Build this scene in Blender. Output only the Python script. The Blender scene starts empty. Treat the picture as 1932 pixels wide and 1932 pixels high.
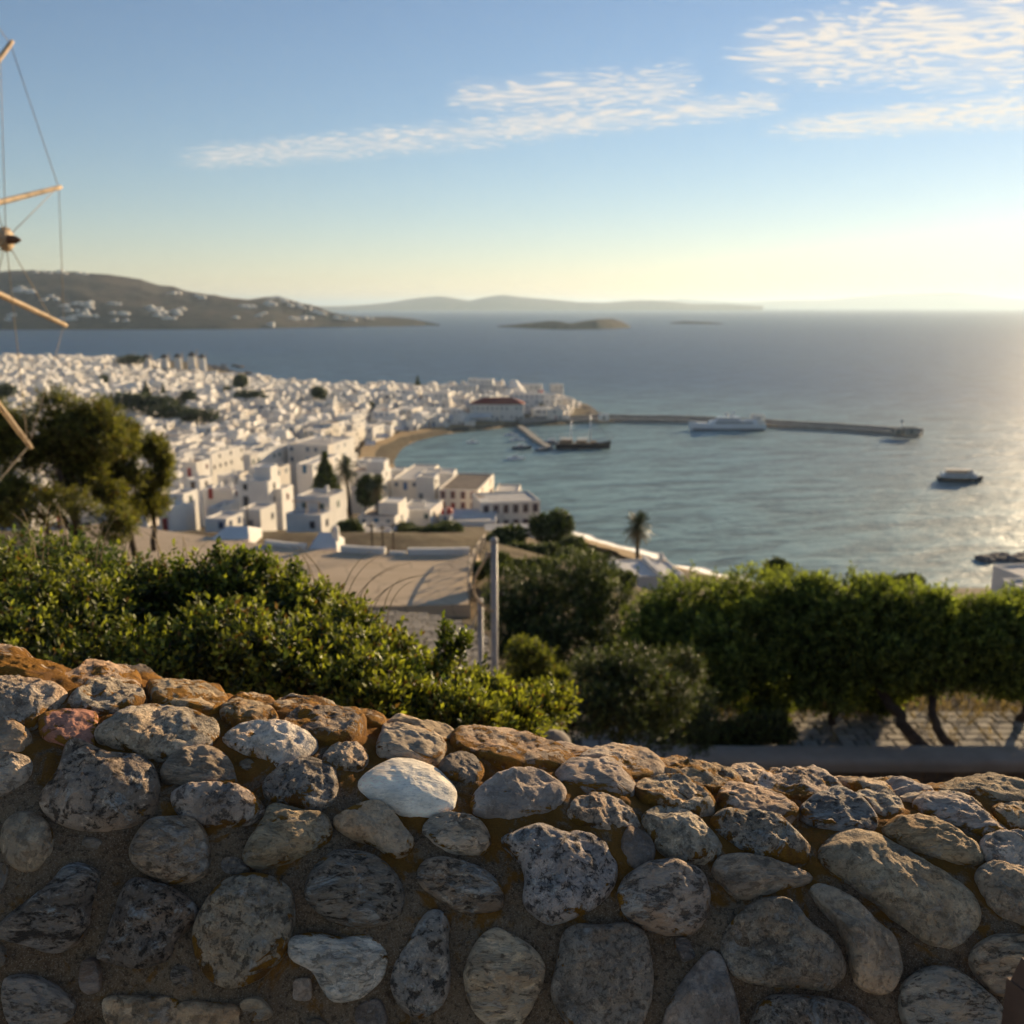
import bpy, bmesh, math, random
import numpy as np
from mathutils import Vector, Matrix, noise

random.seed(7); rng = np.random.default_rng(7)
scene = bpy.context.scene
COL = scene.collection

# ------------------------------------------------------------------ camera
CAM_Z = 60.0                                   # metres above the sea
FPX = 966 / math.tan(math.radians(27.5))       # focal length in units of a 1932 px wide frame
PITCH = math.atan((966 - 578) / FPX)
cam_data = bpy.data.cameras.new("camera")
cam_data.sensor_width = 36; cam_data.sensor_fit = 'HORIZONTAL'
cam_data.lens = 18 / math.tan(math.radians(27.5))
cam_data.clip_start = 0.05; cam_data.clip_end = 120000
cam_data.dof.use_dof = True
cam_data.dof.focus_distance = 1.28
cam_data.dof.aperture_fstop = 6.6
cam = bpy.data.objects.new("camera", cam_data)
COL.objects.link(cam)
cam.location = (0, 0, CAM_Z)
cam.rotation_euler = (math.pi / 2 - PITCH, 0, 0)
scene.camera = cam
scene.render.resolution_x = scene.render.resolution_y = 1024

# ------------------------------------------------------------------ light
SUN_AZ, SUN_EL = math.radians(38.0), math.radians(12.5)   # azimuth from +Y towards +X
SUN = Vector((math.sin(SUN_AZ) * math.cos(SUN_EL), math.cos(SUN_AZ) * math.cos(SUN_EL), math.sin(SUN_EL)))
sd = bpy.data.lights.new("sun", 'SUN'); sd.energy = 5.0; sd.angle = math.radians(0.5); sd.color = (1.0, 0.76, 0.47)
so = bpy.data.objects.new("sun", sd); COL.objects.link(so)
so.rotation_euler = SUN.to_track_quat('Z', 'Y').to_euler()

SKY_STRENGTH = 0.079
EXPOSURE = 0.70
world = bpy.data.worlds.new("World"); scene.world = world; world.use_nodes = True
wn, wl = world.node_tree.nodes, world.node_tree.links
wn.clear()

class NT:
    """small helper to write node graphs"""
    def __init__(s, tree): s.t = tree; s.n = tree.nodes; s.l = tree.links
    def put(s, sock, v):
        if v is None: return
        if hasattr(v, 'is_output') or hasattr(v, 'links'): s.l.new(v, sock)
        else: sock.default_value = v
    def node(s, typ, ins=None, **kw):
        n = s.n.new(typ)
        for k, v in kw.items(): setattr(n, k, v)
        for k, v in (ins or {}).items(): s.put(n.inputs[k], v)
        return n
    def m(s, op, a, b=None, c=None, clamp=False):
        n = s.n.new('ShaderNodeMath'); n.operation = op; n.use_clamp = clamp
        for i, v in enumerate((a, b, c)): s.put(n.inputs[i], v)
        return n.outputs[0]
    def vm(s, op, a, b=None, out=0):
        n = s.n.new('ShaderNodeVectorMath'); n.operation = op
        s.put(n.inputs[0], a)
        if b is not None: s.put(n.inputs[1], b)
        return n.outputs[out]
    def mapr(s, v, a, b, c=0.0, d=1.0, smooth=True):
        n = s.n.new('ShaderNodeMapRange'); n.interpolation_type = 'SMOOTHSTEP' if smooth else 'LINEAR'
        for i, x in enumerate((v, a, b, c, d)): s.put(n.inputs[i], x)
        return n.outputs[0]
    def noise(s, vec, scale, detail=4, rough=0.55, dist=0.0, out=0):
        n = s.n.new('ShaderNodeTexNoise'); s.put(n.inputs['Vector'], vec)
        n.inputs['Scale'].default_value = scale; n.inputs['Detail'].default_value = detail
        n.inputs['Roughness'].default_value = rough; n.inputs['Distortion'].default_value = dist
        return n.outputs[out]
    def voro(s, vec, scale, feature='F1', out=0):
        n = s.n.new('ShaderNodeTexVoronoi'); n.feature = feature; s.put(n.inputs['Vector'], vec)
        n.inputs['Scale'].default_value = scale
        return n.outputs[out]
    def mix(s, f, a, b, blend='MIX'):
        n = s.n.new('ShaderNodeMix'); n.data_type = 'RGBA'; n.blend_type = blend
        s.put(n.inputs[0], f)
        for i, v in ((6, a), (7, b)):
            if isinstance(v, tuple) and len(v) == 3: v = (*v, 1)
            s.put(n.inputs[i], v)
        return n.outputs[2]
    def xyz(s, v):
        n = s.n.new('ShaderNodeSeparateXYZ'); s.put(n.inputs[0], v); return n.outputs
    def comb(s, x, y, z):
        n = s.n.new('ShaderNodeCombineXYZ')
        for i, v in enumerate((x, y, z)): s.put(n.inputs[i], v)
        return n.outputs[0]
    def bump(s, h, strength=0.5, dist=0.01, normal=None):
        n = s.n.new('ShaderNodeBump'); s.put(n.inputs['Height'], h)
        n.inputs['Strength'].default_value = strength; n.inputs['Distance'].default_value = dist
        if normal is not None: s.put(n.inputs['Normal'], normal)
        return n.outputs[0]

def ray(x, y):
    """world direction through the point (x, y) of a 1932 px frame"""
    a, b = (x - 966) / FPX, (966 - y) / FPX
    return np.array([a, math.cos(PITCH) + b * math.sin(PITCH), b * math.cos(PITCH) - math.sin(PITCH)])
def at(x, y, dist):
    """point seen at (x, y) whose forward (Y) distance is dist"""
    r = ray(x, y); return Vector((r[0] / r[1] * dist, dist, CAM_Z + r[2] / r[1] * dist))
def onz(x, y, z):
    """point seen at (x, y) at height z"""
    r = ray(x, y); k = (z - CAM_Z) / r[2]; return Vector((r[0] * k, r[1] * k, z))
def azel(x, y):
    r = ray(x, y); return math.atan2(r[0], r[1]), math.atan2(r[2], math.hypot(r[0], r[1]))

# sky with bands of altocumulus, written in azimuth / elevation of the sky itself
W = NT(world.node_tree)
sky = W.node('ShaderNodeTexSky', sky_type='NISHITA')
sky.sun_disc = False
sky.sun_elevation = SUN_EL
sky.sun_rotation = SUN_AZ
sky.altitude = 60; sky.air_density = 1.0; sky.dust_density = 0.04; sky.ozone_density = 3.2
tc = W.node('ShaderNodeTexCoord')
d = tc.outputs['Generated']
dx, dy, dz = W.xyz(d)
az = W.m('ARCTAN2', dx, dy)
el = W.m('ARCSINE', dz)
plane = W.vm('DIVIDE', d, W.comb(W.m('MAXIMUM', dz, 0.05), W.m('MAXIMUM', dz, 0.05), W.m('MAXIMUM', dz, 0.05)))
px, py, _ = W.xyz(plane)
# ripples run across the sight line
warp = W.noise(plane, 1.6, 2, 0.5, out=1)
pv = W.vm('ADD', plane, W.vm('MULTIPLY', W.vm('SUBTRACT', warp, (0.5, 0.5, 0.5)), (0.5, 0.5, 0)))
rip = W.noise(W.vm('MULTIPLY', pv, (3.4, 7.6, 0)), 2.6, 3, 0.5)
big = W.noise(W.vm('MULTIPLY', plane, (1.0, 1.9, 0)), 1.6, 2, 0.55)
def band(p0, p1, w0, w1, amp):
    (a0, e0), (a1, e1) = azel(*p0), azel(*p1)
    t = W.m('DIVIDE', W.m('SUBTRACT', az, a0), a1 - a0)
    e = W.m('MULTIPLY_ADD', t, e1 - e0, e0)
    w = W.mapr(t, 0, 1, w0 / FPX, w1 / FPX, False)
    q = W.m('DIVIDE', W.m('ABSOLUTE', W.m('SUBTRACT', el, e)), w)
    f = W.mapr(q, 0.0, 1.0, 1.0, 0.0)
    ends = W.m('MULTIPLY', W.mapr(t, -0.04, 0.12), W.mapr(t, 0.88, 1.04, 1.0, 0.0))
    return W.m('MULTIPLY', W.m('MULTIPLY', f, ends), amp)
bands = [band((330, 300), (1000, 238), 30, 46, .74), band((900, 245), (1490, 188), 42, 30, .92),
         band((840, 186), (1330, 162), 44, 62, .74), band((1370, 104), (2700, -60), 62, 190, 1.0),
         band((1440, 245), (2600, 120), 26, 70, .95), band((1690, 150), (2600, 90), 40, 60, .8)]
mask = bands[0]
for b_ in bands[1:]: mask = W.m('MAXIMUM', mask, b_)
dens = W.m('ADD', W.m('MULTIPLY', mask, 0.70), W.m('ADD', W.m('MULTIPLY', W.m('SUBTRACT', rip, 0.5), 3.3), W.m('MULTIPLY', W.m('SUBTRACT', big, 0.5), 0.7)))
cl = W.mapr(dens, 0.20, 0.95)
cl = W.m('MULTIPLY', cl, W.mapr(mask, 0.02, 0.3))
thick = W.mapr(dens, 0.45, 0.9)
# cirrus haze round the bands
veil = W.m('MULTIPLY', W.mapr(mask, 0.0, 0.9), 0.16)
# sunward clouds are brighter (forward scattering)
cosun = W.vm('DOT_PRODUCT', d, tuple(SUN), out=1)
glow = W.m('POWER', W.m('MAXIMUM', cosun, 0.0), 6.0)
ccol = W.mix(glow, (7.2, 6.5, 5.8), (9.6, 8.2, 6.2))
ccol = W.mix(W.m('MULTIPLY', thick, 0.25), ccol, (5.2, 5.0, 5.0))
skyc = W.mix(1.0, sky.outputs[0], (1.17, 0.985, 0.925), 'MULTIPLY')
cov = W.m('MAXIMUM', W.m('MULTIPLY', cl, 0.86), veil)
final = W.mix(cov, skyc, ccol)
bg = W.node('ShaderNodeBackground', {'Color': final, 'Strength': SKY_STRENGTH})
wo = W.node('ShaderNodeOutputWorld', {'Surface': bg.outputs[0]})

scene.view_settings.view_transform = 'Standard'
scene.view_settings.look = 'None'
scene.view_settings.gamma = 1.0
scene.view_settings.exposure = EXPOSURE
scene.view_settings.use_curve_mapping = False
scene.render.engine = 'CYCLES'
scene.cycles.use_denoising = True
scene.cycles.max_bounces = 6
scene.cycles.diffuse_bounces = 3
scene.cycles.glossy_bounces = 2
scene.cycles.transmission_bounces = 4
scene.cycles.volume_bounces = 0
scene.cycles.transparent_max_bounces = 4
scene.cycles.caustics_reflective = False
scene.cycles.caustics_refractive = False
scene.cycles.sample_clamp_indirect = 4.0
scene.cycles.sample_clamp_direct = 0.0
scene.cycles.use_light_tree = False
scene.cycles.use_adaptive_sampling = True
scene.cycles.adaptive_threshold = 0.025
world.cycles.sampling_method = 'MANUAL'
world.cycles.sample_map_resolution = 512

# ------------------------------------------------------------------ helpers
def tag(o, label=None, cat=None, group=None, kind=None):
    if label: o["label"] = label
    if cat: o["category"] = cat
    if group: o["group"] = group
    if kind: o["kind"] = kind
    return o
def link(name, me, parent=None, mat=None, loc=None):
    o = bpy.data.objects.new(name, me); COL.objects.link(o)
    if parent is not None: o.parent = parent
    if mat is not None and me is not None and not me.materials: me.materials.append(mat)
    if loc is not None: o.location = loc
    return o
def empty(name, loc=(0, 0, 0), rz=0.0):
    o = bpy.data.objects.new(name, None); COL.objects.link(o); o.location = loc; o.rotation_euler = (0, 0, rz)
    o.empty_display_size = 0.2
    return o
def dup(src, parent=None, loc=None, rz=None, scale=None):
    o = src.copy(); COL.objects.link(o); o.parent = parent
    if loc is not None: o.location = loc
    if rz is not None: o.rotation_euler = (0, 0, rz)
    if scale is not None: o.scale = scale
    for ch in src.children:
        dup(ch, o)
    return o

class MB:
    """collects boxes, tubes, lathes and quads into ONE mesh"""
    def __init__(s): s.v = []; s.f = []; s.mi = []; s.sm = []
    def add(s, vs, fs, mi=0, smooth=False):
        b = len(s.v); s.v.extend([tuple(v) for v in vs])
        for f in fs: s.f.append(tuple(b + i for i in f)); s.mi.append(mi); s.sm.append(smooth)
    def box(s, c, size, rz=0.0, mi=0, taper=1.0):
        x, y, z = c; w, dd, h = [q / 2 for q in size]; cr, sr = math.cos(rz), math.sin(rz)
        vs = []
        for zz, k in ((-h, 1), (h, taper)):
            for xx, yy in ((-w, -dd), (w, -dd), (w, dd), (-w, dd)):
                xx *= k; yy *= k; vs.append((x + xx * cr - yy * sr, y + xx * sr + yy * cr, z + zz))
        s.add(vs, [(3, 2, 1, 0), (4, 5, 6, 7), (0, 1, 5, 4), (1, 2, 6, 5), (2, 3, 7, 6), (3, 0, 4, 7)], mi)
    def block(s, c, size, rz=0.0, par=0.3, th=0.25, mi=0, mroof=None):
        """house block standing on c: walls with a parapet round a sunken flat roof"""
        x, y, z = c; w, dd, h = size[0] / 2, size[1] / 2, size[2]; cr, sr = math.cos(rz), math.sin(rz)
        def R(xx, yy, zz): return (x + xx * cr - yy * sr, y + xx * sr + yy * cr, z + zz)
        c4 = ((-1, -1), (1, -1), (1, 1), (-1, 1))
        vs = [R(a * w, b * dd, 0) for a, b in c4] + [R(a * w, b * dd, h) for a, b in c4]
        vs += [R(a * (w - th), b * (dd - th), h) for a, b in c4] + [R(a * (w - th), b * (dd - th), h - par) for a, b in c4]
        fs = []
        for i in range(4):
            j = (i + 1) % 4
            fs += [(i, j, 4 + j, 4 + i), (4 + i, 4 + j, 8 + j, 8 + i), (8 + i, 8 + j, 12 + j, 12 + i)]
        s.add(vs, fs, mi)
        s.add([vs[i] for i in (12, 13, 14, 15)], [(0, 1, 2, 3)], mi if mroof is None else mroof)
    def tube(s, pts, rad, n=8, mi=0, caps=True, smooth=True):
        pts = [Vector(p) for p in pts]
        if not isinstance(rad, (list, tuple)): rad = [rad] * len(pts)
        vs, fs = [], []
        prev = None
        for i, p in enumerate(pts):
            t = (pts[min(i + 1, len(pts) - 1)] - pts[max(i - 1, 0)]).normalized()
            if prev is None:
                u = t.cross(Vector((0, 0, 1)));
                if u.length < 1e-3: u = t.cross(Vector((1, 0, 0)))
            else: u = prev - t * prev.dot(t)
            u.normalize(); w = t.cross(u); prev = u
            for k in range(n):
                a = 2 * math.pi * k / n; vs.append(p + (u * math.cos(a) + w * math.sin(a)) * rad[i])
        for i in range(len(pts) - 1):
            for k in range(n):
                k2 = (k + 1) % n; fs.append((i * n + k, i * n + k2, (i + 1) * n + k2, (i + 1) * n + k))
        if caps: fs.append(tuple(reversed(range(n)))); fs.append(tuple((len(pts) - 1) * n + k for k in range(n)))
        s.add(vs, fs, mi, smooth)
    def lathe(s, c, prof, n=16, mi=0, smooth=True):
        vs, fs = [], []
        for r, z in prof:
            for k in range(n):
                a = 2 * math.pi * k / n; vs.append((c[0] + r * math.cos(a), c[1] + r * math.sin(a), c[2] + z))
        for i in range(len(prof) - 1):
            for k in range(n):
                k2 = (k + 1) % n; fs.append((i * n + k, i * n + k2, (i + 1) * n + k2, (i + 1) * n + k))
        s.add(vs, fs, mi, smooth)
    def mesh(s, name, mats=()):
        me = bpy.data.meshes.new(name); me.from_pydata(s.v, [], s.f)
        for m in mats: me.materials.append(m)
        if len(mats) > 1: me.polygons.foreach_set('material_index', s.mi)
        me.polygons.foreach_set('use_smooth', s.sm); me.update()
        return me
    def build(s, name, mats, parent=None, loc=None):
        if not isinstance(mats, (list, tuple)): mats = (mats,)
        return link(name, s.mesh(name, mats), parent, None, loc)

def quads_mesh(name, V, F, mat, colors=None, smooth=False):
    """big meshes from numpy arrays: V (n,3), F (m,k)"""
    me = bpy.data.meshes.new(name); n, (m, k) = len(V), F.shape
    me.vertices.add(n); me.vertices.foreach_set('co', np.ascontiguousarray(V, np.float32).ravel())
    me.loops.add(m * k); me.loops.foreach_set('vertex_index', np.ascontiguousarray(F, np.int32).ravel())
    me.polygons.add(m); me.polygons.foreach_set('loop_start', np.arange(0, m * k, k, dtype=np.int32))
    me.polygons.foreach_set('use_smooth', np.full(m, smooth))
    if colors is not None:
        at_ = me.color_attributes.new('col', 'FLOAT_COLOR', 'POINT')
        c4 = np.ones((n, 4), np.float32); c4[:, :3] = colors; at_.data.foreach_set('color', c4.ravel())
    me.materials.append(mat); me.update(calc_edges=True); me.validate()
    return me
def fbm(p, scale, octv=4, h=0.9):
    return noise.fractal(Vector(p) * scale, h, 2.1, octv)

# ------------------------------------------------------------------ materials
def material(name):
    m = bpy.data.materials.new(name); m.use_nodes = True; n = NT(m.node_tree)
    bs = m.node_tree.nodes['Principled BSDF']
    return m, n, bs
def setp(n, bs, color=None, rough=None, normal=None, spec=None, metal=None):
    if color is not None: n.put(bs.inputs['Base Color'], (*color, 1) if isinstance(color, tuple) and len(color) == 3 else color)
    if rough is not None: n.put(bs.inputs['Roughness'], rough)
    if normal is not None: n.put(bs.inputs['Normal'], normal)
    if spec is not None: bs.inputs['Specular IOR Level'].default_value = spec
    if metal is not None: bs.inputs['Metallic'].default_value = metal
def simple(name, col, rough=0.8, var=0.15, scale=3.0, bump=0.0, bscale=20.0, bdist=0.01, spec=0.3, world=False, objcol=False):
    m, n, bs = material(name)
    if world: v = n.node('ShaderNodeNewGeometry').outputs['Position']
    else: v = n.node('ShaderNodeTexCoord').outputs['Object']
    oi = n.node('ShaderNodeObjectInfo')
    v = n.vm('ADD', v, n.vm('MULTIPLY', n.comb(oi.outputs['Random'], oi.outputs['Random'], 0.0), (37.0, 53.0, 0)))
    base = oi.outputs['Color'] if objcol else (*col, 1)
    f = n.noise(v, scale, 5, 0.6)
    c = n.mix(1.0, base, n.comb(*[n.mapr(f, 0.25, 0.75, 1 - var, 1 + var)] * 3), 'MULTIPLY')
    nm = None
    if bump: nm = n.bump(n.noise(v, bscale, 5, 0.65), bump, bdist)
    setp(n, bs, c, rough, nm, spec)
    return m

def leaf_material(name, trans=0.35, gloss=0.35, tint=(1, 1, 1)):
    m, n, bs = material(name)
    a = n.node('ShaderNodeAttribute', attribute_name='col').outputs['Color']
    a = n.mix(1.0, a, tint, 'MULTIPLY')
    setp(n, bs, a, gloss, None, 0.4)
    tr = n.node('ShaderNodeBsdfTranslucent', {'Color': n.mix(1.0, a, (1.5, 1.55, 0.55), 'MULTIPLY')})
    mx = n.node('ShaderNodeMixShader', {0: trans})
    n.l.new(bs.outputs[0], mx.inputs[1]); n.l.new(tr.outputs[0], mx.inputs[2])
    n.l.new(mx.outputs[0], n.n['Material Output'].inputs['Surface'])
    return m

M = {}
M['plaster'] = simple('white_lime_plaster', (0.82, 0.775, 0.69), 0.85, 0.08, 0.35, 0.25, 1.5, 0.03)
M['plaster_cream'] = simple('cream_plaster', (0.80, 0.73, 0.62), 0.85, 0.08, 0.4, 0.25, 1.5, 0.03)
def plaster_material():
    m, n, bs = material('limewash')
    v = n.node('ShaderNodeNewGeometry').outputs['Position']; oi = n.node('ShaderNodeObjectInfo')
    lot = n.voro(n.vm('MULTIPLY', v, (1, 1, 0)), 0.085, out=1)
    lr = n.xyz(lot)
    f = n.noise(v, 0.5, 5, 0.65)
    k = n.m('MULTIPLY', n.mapr(f, 0.25, 0.75, 0.93, 1.05), n.mapr(lr[0], 0.0, 1.0, 0.86, 1.04, False))
    c = n.mix(n.m('MULTIPLY', n.mapr(lr[1], 0.55, 1.0), 0.6), (0.82, 0.775, 0.70), (0.76, 0.66, 0.53))
    c = n.mix(1.0, c, n.comb(k, k, k), 'MULTIPLY')
    setp(n, bs, c, 0.85, n.bump(n.noise(v, 1.5, 5, 0.65), 0.25, 0.03), 0.3)
    return m
M['plaster'] = plaster_material()
def roof_material():
    m, n, bs = material('flat_roof_limewash')
    v = n.node('ShaderNodeNewGeometry').outputs['Position']
    lr = n.xyz(n.voro(n.vm('MULTIPLY', v, (1, 1, 0)), 0.075, out=1)); f = n.noise(v, 0.45, 5, 0.65)
    c = n.mix(lr[0], (0.72, 0.68, 0.61), (0.46, 0.41, 0.35)); c = n.mix(n.mapr(lr[2], 0.82, 0.9), c, (0.36, 0.27, 0.20))
    k = n.mapr(f, 0.25, 0.75, 0.8, 1.12); c = n.mix(1.0, c, n.comb(k, k, k), 'MULTIPLY')
    setp(n, bs, c, 0.9, None, 0.2)
    return m
M['roof'] = roof_material()
M['roof_old'] = simple('limewashed_flat_roof', (0.62, 0.575, 0.51), 0.9, 0.2, 0.4)
M['roof_grey'] = simple('grey_screed_roof', (0.36, 0.35, 0.34), 0.9, 0.2, 0.4)
M['roof_brown'] = simple('brown_earth_roof', (0.17, 0.13, 0.10), 0.95, 0.25, 0.5)
M['tile'] = simple('red_clay_tiles', (0.27, 0.07, 0.045), 0.85, 0.3, 1.2, 0.6, 4, 0.05)
M['dome'] = simple('red_painted_dome', (0.42, 0.06, 0.04), 0.6, 0.15, 1.0)
M['blue'] = simple('blue_door_paint', (0.06, 0.15, 0.32), 0.55, 0.15, 1.0)
M['red'] = simple('red_door_paint', (0.30, 0.05, 0.04), 0.55, 0.15, 1.0)
M['glass'] = simple('dark_window_pane', (0.07, 0.075, 0.085), 0.25, 0.3, 0.7, spec=0.5)
M['joinery'] = simple('painted_joinery', (1, 1, 1), 0.55, 0.15, 1.2, objcol=True)
M['wood'] = simple('weathered_spar_wood', (0.50, 0.36, 0.22), 0.7, 0.25, 6, 0.3, 40, 0.004)
M['wood_dark'] = simple('brown_post_wood', (0.14, 0.075, 0.045), 0.75, 0.3, 14, 0.4, 60, 0.002)
M['rope'] = simple('rope', (0.30, 0.25, 0.19), 0.9, 0.2, 10)
M['metal'] = simple('galvanised_post', (0.34, 0.31, 0.28), 0.5, 0.18, 7, 0.15, 30, 0.003, spec=0.5)
M['rock'] = simple('shore_rock', (0.16, 0.13, 0.11), 0.9, 0.35, 0.4, 0.8, 1.5, 0.2)
M['quay'] = simple('quay_concrete', (0.30, 0.27, 0.23), 0.9, 0.2, 0.25, 0.3, 2, 0.03)
M['thatch'] = simple('dark_thatch', (0.10, 0.075, 0.055), 0.95, 0.3, 2.0)
M['hull_dark'] = simple('dark_hull_paint', (0.045, 0.032, 0.028), 0.4, 0.2, 0.5, spec=0.5)
M['hull_white'] = simple('white_hull_paint', (0.74, 0.74, 0.74), 0.35, 0.05, 0.5, spec=0.5)
M['deck'] = simple('teak_deck', (0.30, 0.20, 0.12), 0.7, 0.2, 1.0)
M['canvas'] = simple('pale_canvas', (0.62, 0.58, 0.52), 0.9, 0.1, 0.5)
M['bark'] = simple('dark_bark', (0.07, 0.05, 0.035), 0.95, 0.35, 6, 0.8, 25, 0.02)
M['bark_pale'] = simple('pale_bark', (0.20, 0.13, 0.085), 0.95, 0.35, 6, 0.6, 25, 0.02)
M['cap'] = simple('grey_render_coping', (0.30, 0.25, 0.195), 0.9, 0.18, 1.2, 0.4, 14, 0.01)
M['lichen_patch'] = simple('painted_sign', (0.6, 0.6, 0.6))
M['rubble'] = simple('rubble_stone', (1, 1, 1), 0.9, 0.3, 5, 0.7, 18, 0.02, objcol=True)
M['flag'] = simple('flagstone', (1, 1, 1), 0.85, 0.25, 3.5, 0.4, 18, 0.01, objcol=True)
M['lattice'] = simple('grey_timber_lattice', (0.30, 0.25, 0.20), 0.8, 0.25, 3)
M['lamp'] = None
M['leaf_shrub'] = leaf_material('lentisk_leaf', 0.38, 0.5)
M['leaf_tree'] = leaf_material('tamarisk_leaf', 0.5, 0.6)
M['leaf_dark'] = leaf_material('evergreen_leaf', 0.22, 0.5)
M['grass'] = leaf_material('dry_stalk', 0.3, 0.7)

def make_lamp():
    m, n, bs = material('lit_lamp_globe')
    setp(n, bs, (0.9, 0.9, 0.9), 0.3)
    bs.inputs['Emission Color'].default_value = (1, 0.97, 0.88, 1); bs.inputs['Emission Strength'].default_value = 6
    return m
M['lamp'] = make_lamp()

# wall stone: granite mottling, crusts of pale lichen and patches of orange lichen
def stone_material():
    m, n, bs = material('wall_stone')
    oi = n.node('ShaderNodeObjectInfo')
    tc = n.node('ShaderNodeTexCoord')
    r = oi.outputs['Random']
    v = n.vm('ADD', tc.outputs['Object'], n.vm('MULTIPLY', n.comb(r, r, r), (13.0, 29.0, 17.0)))
    r2 = n.m('FRACT', n.m('MULTIPLY', r, 7.31)); r3 = n.m('FRACT', n.m('MULTIPLY', r, 13.7))
    sc = n.mapr(r2, 0.0, 1.0, 0.6, 1.5, False); st = n.mapr(r3, 0.55, 0.7, 1.0, 0.32)
    v = n.vm('MULTIPLY', v, n.comb(n.m('MULTIPLY', sc, st), sc, sc))
    att = n.xyz(n.node('ShaderNodeAttribute', attribute_name='col').outputs['Color'])   # r: rim, g: orange lichen amount, b: speckle amount
    base = oi.outputs['Color']
    big = n.noise(v, 14, 4, 0.6, 0.6)
    mid = n.noise(v, 55, 5, 0.7, 0.4)
    fine = n.noise(v, 260, 4, 0.7)
    c = n.mix(1.0, base, n.comb(*[n.mapr(big, 0.30, 0.70, 0.62, 1.36)] * 3), 'MULTIPLY')
    c = n.mix(n.m('MULTIPLY', n.mapr(n.noise(v, 9, 3, 0.5), 0.48, 0.66), 0.55), c, n.mix(1.0, c, (1.12, 0.86, 0.62), 'MULTIPLY'))
    pale = n.mapr(n.noise(n.vm('ADD', v, (2.0, 2.0, 9.0)), 75, 6, 0.78, 0.5), 0.53, 0.62)
    c = n.mix(n.m('MULTIPLY', pale, n.mapr(att[2], 0.0, 1.0, 0.25, 0.85)), c, n.mix(1.0, base, (1.75, 1.72, 1.65), 'MULTIPLY'))
    dark = n.m('MULTIPLY', n.mapr(n.noise(v, 95, 6, 0.8, 0.3), 0.52, 0.60), n.mapr(att[2], 0.0, 1.0, 0.12, 0.95))
    c = n.mix(dark, c, n.mix(1.0, base, (0.20, 0.19, 0.18), 'MULTIPLY'))
    c = n.mix(n.m('MULTIPLY', n.mapr(fine, 0.48, 0.72), 0.5), c, n.mix(1.0, base, (0.42, 0.40, 0.38), 'MULTIPLY'))
    crust = n.m('MULTIPLY', n.mapr(n.noise(n.vm('ADD', v, (5.0, 3.0, 1.0)), 20, 6, 0.74, 0.8), 0.53, 0.60), n.mapr(mid, 0.36, 0.52))
    c = n.mix(n.m('MULTIPLY', crust, n.mapr(att[2], 0.0, 1.0, 0.05, 0.7)), c, (0.50, 0.47, 0.41))
    lw = n.noise(n.vm('ADD', v, (1.0, 8.0, 3.0)), 26, 6, 0.7, 0.5)
    lsel = n.m('ADD', n.m('ADD', lw, n.m('MULTIPLY', att[1], 0.32)), n.m('MULTIPLY', att[0], 0.10))
    lm = n.mapr(lsel, 0.70, 0.745)
    grain = n.noise(v, 420, 3, 0.8)
    lcol = n.mix(grain, (0.17, 0.068, 0.010), (0.58, 0.27, 0.03))
    lcol = n.mix(n.mapr(n.noise(v, 35, 3, 0.6), 0.45, 0.65), lcol, (0.20, 0.09, 0.02))
    c = n.mix(lm, c, lcol)
    h = n.m('ADD', n.m('MULTIPLY', mid, 0.8), n.m('MULTIPLY', fine, 0.34))
    h = n.m('ADD', h, n.m('MULTIPLY', n.m('ABSOLUTE', n.m('SUBTRACT', n.noise(v, 48, 5, 0.7, 0.6), 0.5)), 1.1))
    h = n.m('SUBTRACT', h, n.m('MULTIPLY', dark, 0.28))
    h = n.m('ADD', h, n.m('MULTIPLY', lm, n.m('MULTIPLY', grain, 0.9)))
    h = n.m('ADD', h, n.m('MULTIPLY', crust, 0.2))
    h = n.m('MULTIPLY', h, n.mapr(att[2], 0.0, 0.5, 0.3, 1.0))
    nm = n.bump(h, 1.0, 0.0075)
    setp(n, bs, c, 0.88, nm, 0.25)
    return m
M['stone'] = stone_material()

def mortar_material():
    m, n, bs = material('wall_mortar')
    v = n.node('ShaderNodeNewGeometry').outputs['Position']
    att = n.xyz(n.node('ShaderNodeAttribute', attribute_name='col').outputs['Color'])
    big = n.noise(v, 9, 4, 0.6, 0.4); fine = n.noise(v, 170, 5, 0.75); gr = n.noise(v, 480, 3, 0.8)
    c = n.mix(n.mapr(big, 0.3, 0.7), (0.19, 0.115, 0.062), (0.30, 0.20, 0.115))
    c = n.mix(n.mapr(gr, 0.52, 0.62), c, (0.38, 0.28, 0.185))
    c = n.mix(n.m('MULTIPLY', n.mapr(fine, 0.5, 0.62), 0.7), c, (0.05, 0.033, 0.021))
    lw = n.noise(v, 15, 6, 0.7, 0.5)
    lm = n.mapr(n.m('ADD', lw, n.m('MULTIPLY', att[1], 0.30)), 0.62, 0.72)
    lcol = n.mix(gr, (0.12, 0.05, 0.012), (0.40, 0.185, 0.035))
    c = n.mix(lm, c, lcol)
    h = n.m('ADD', n.m('MULTIPLY', fine, 0.7), n.m('MULTIPLY', gr, 0.5))
    setp(n, bs, c, 0.95, n.bump(h, 1.0, 0.006), 0.15)
    return m
M['mortar'] = mortar_material()

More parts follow.
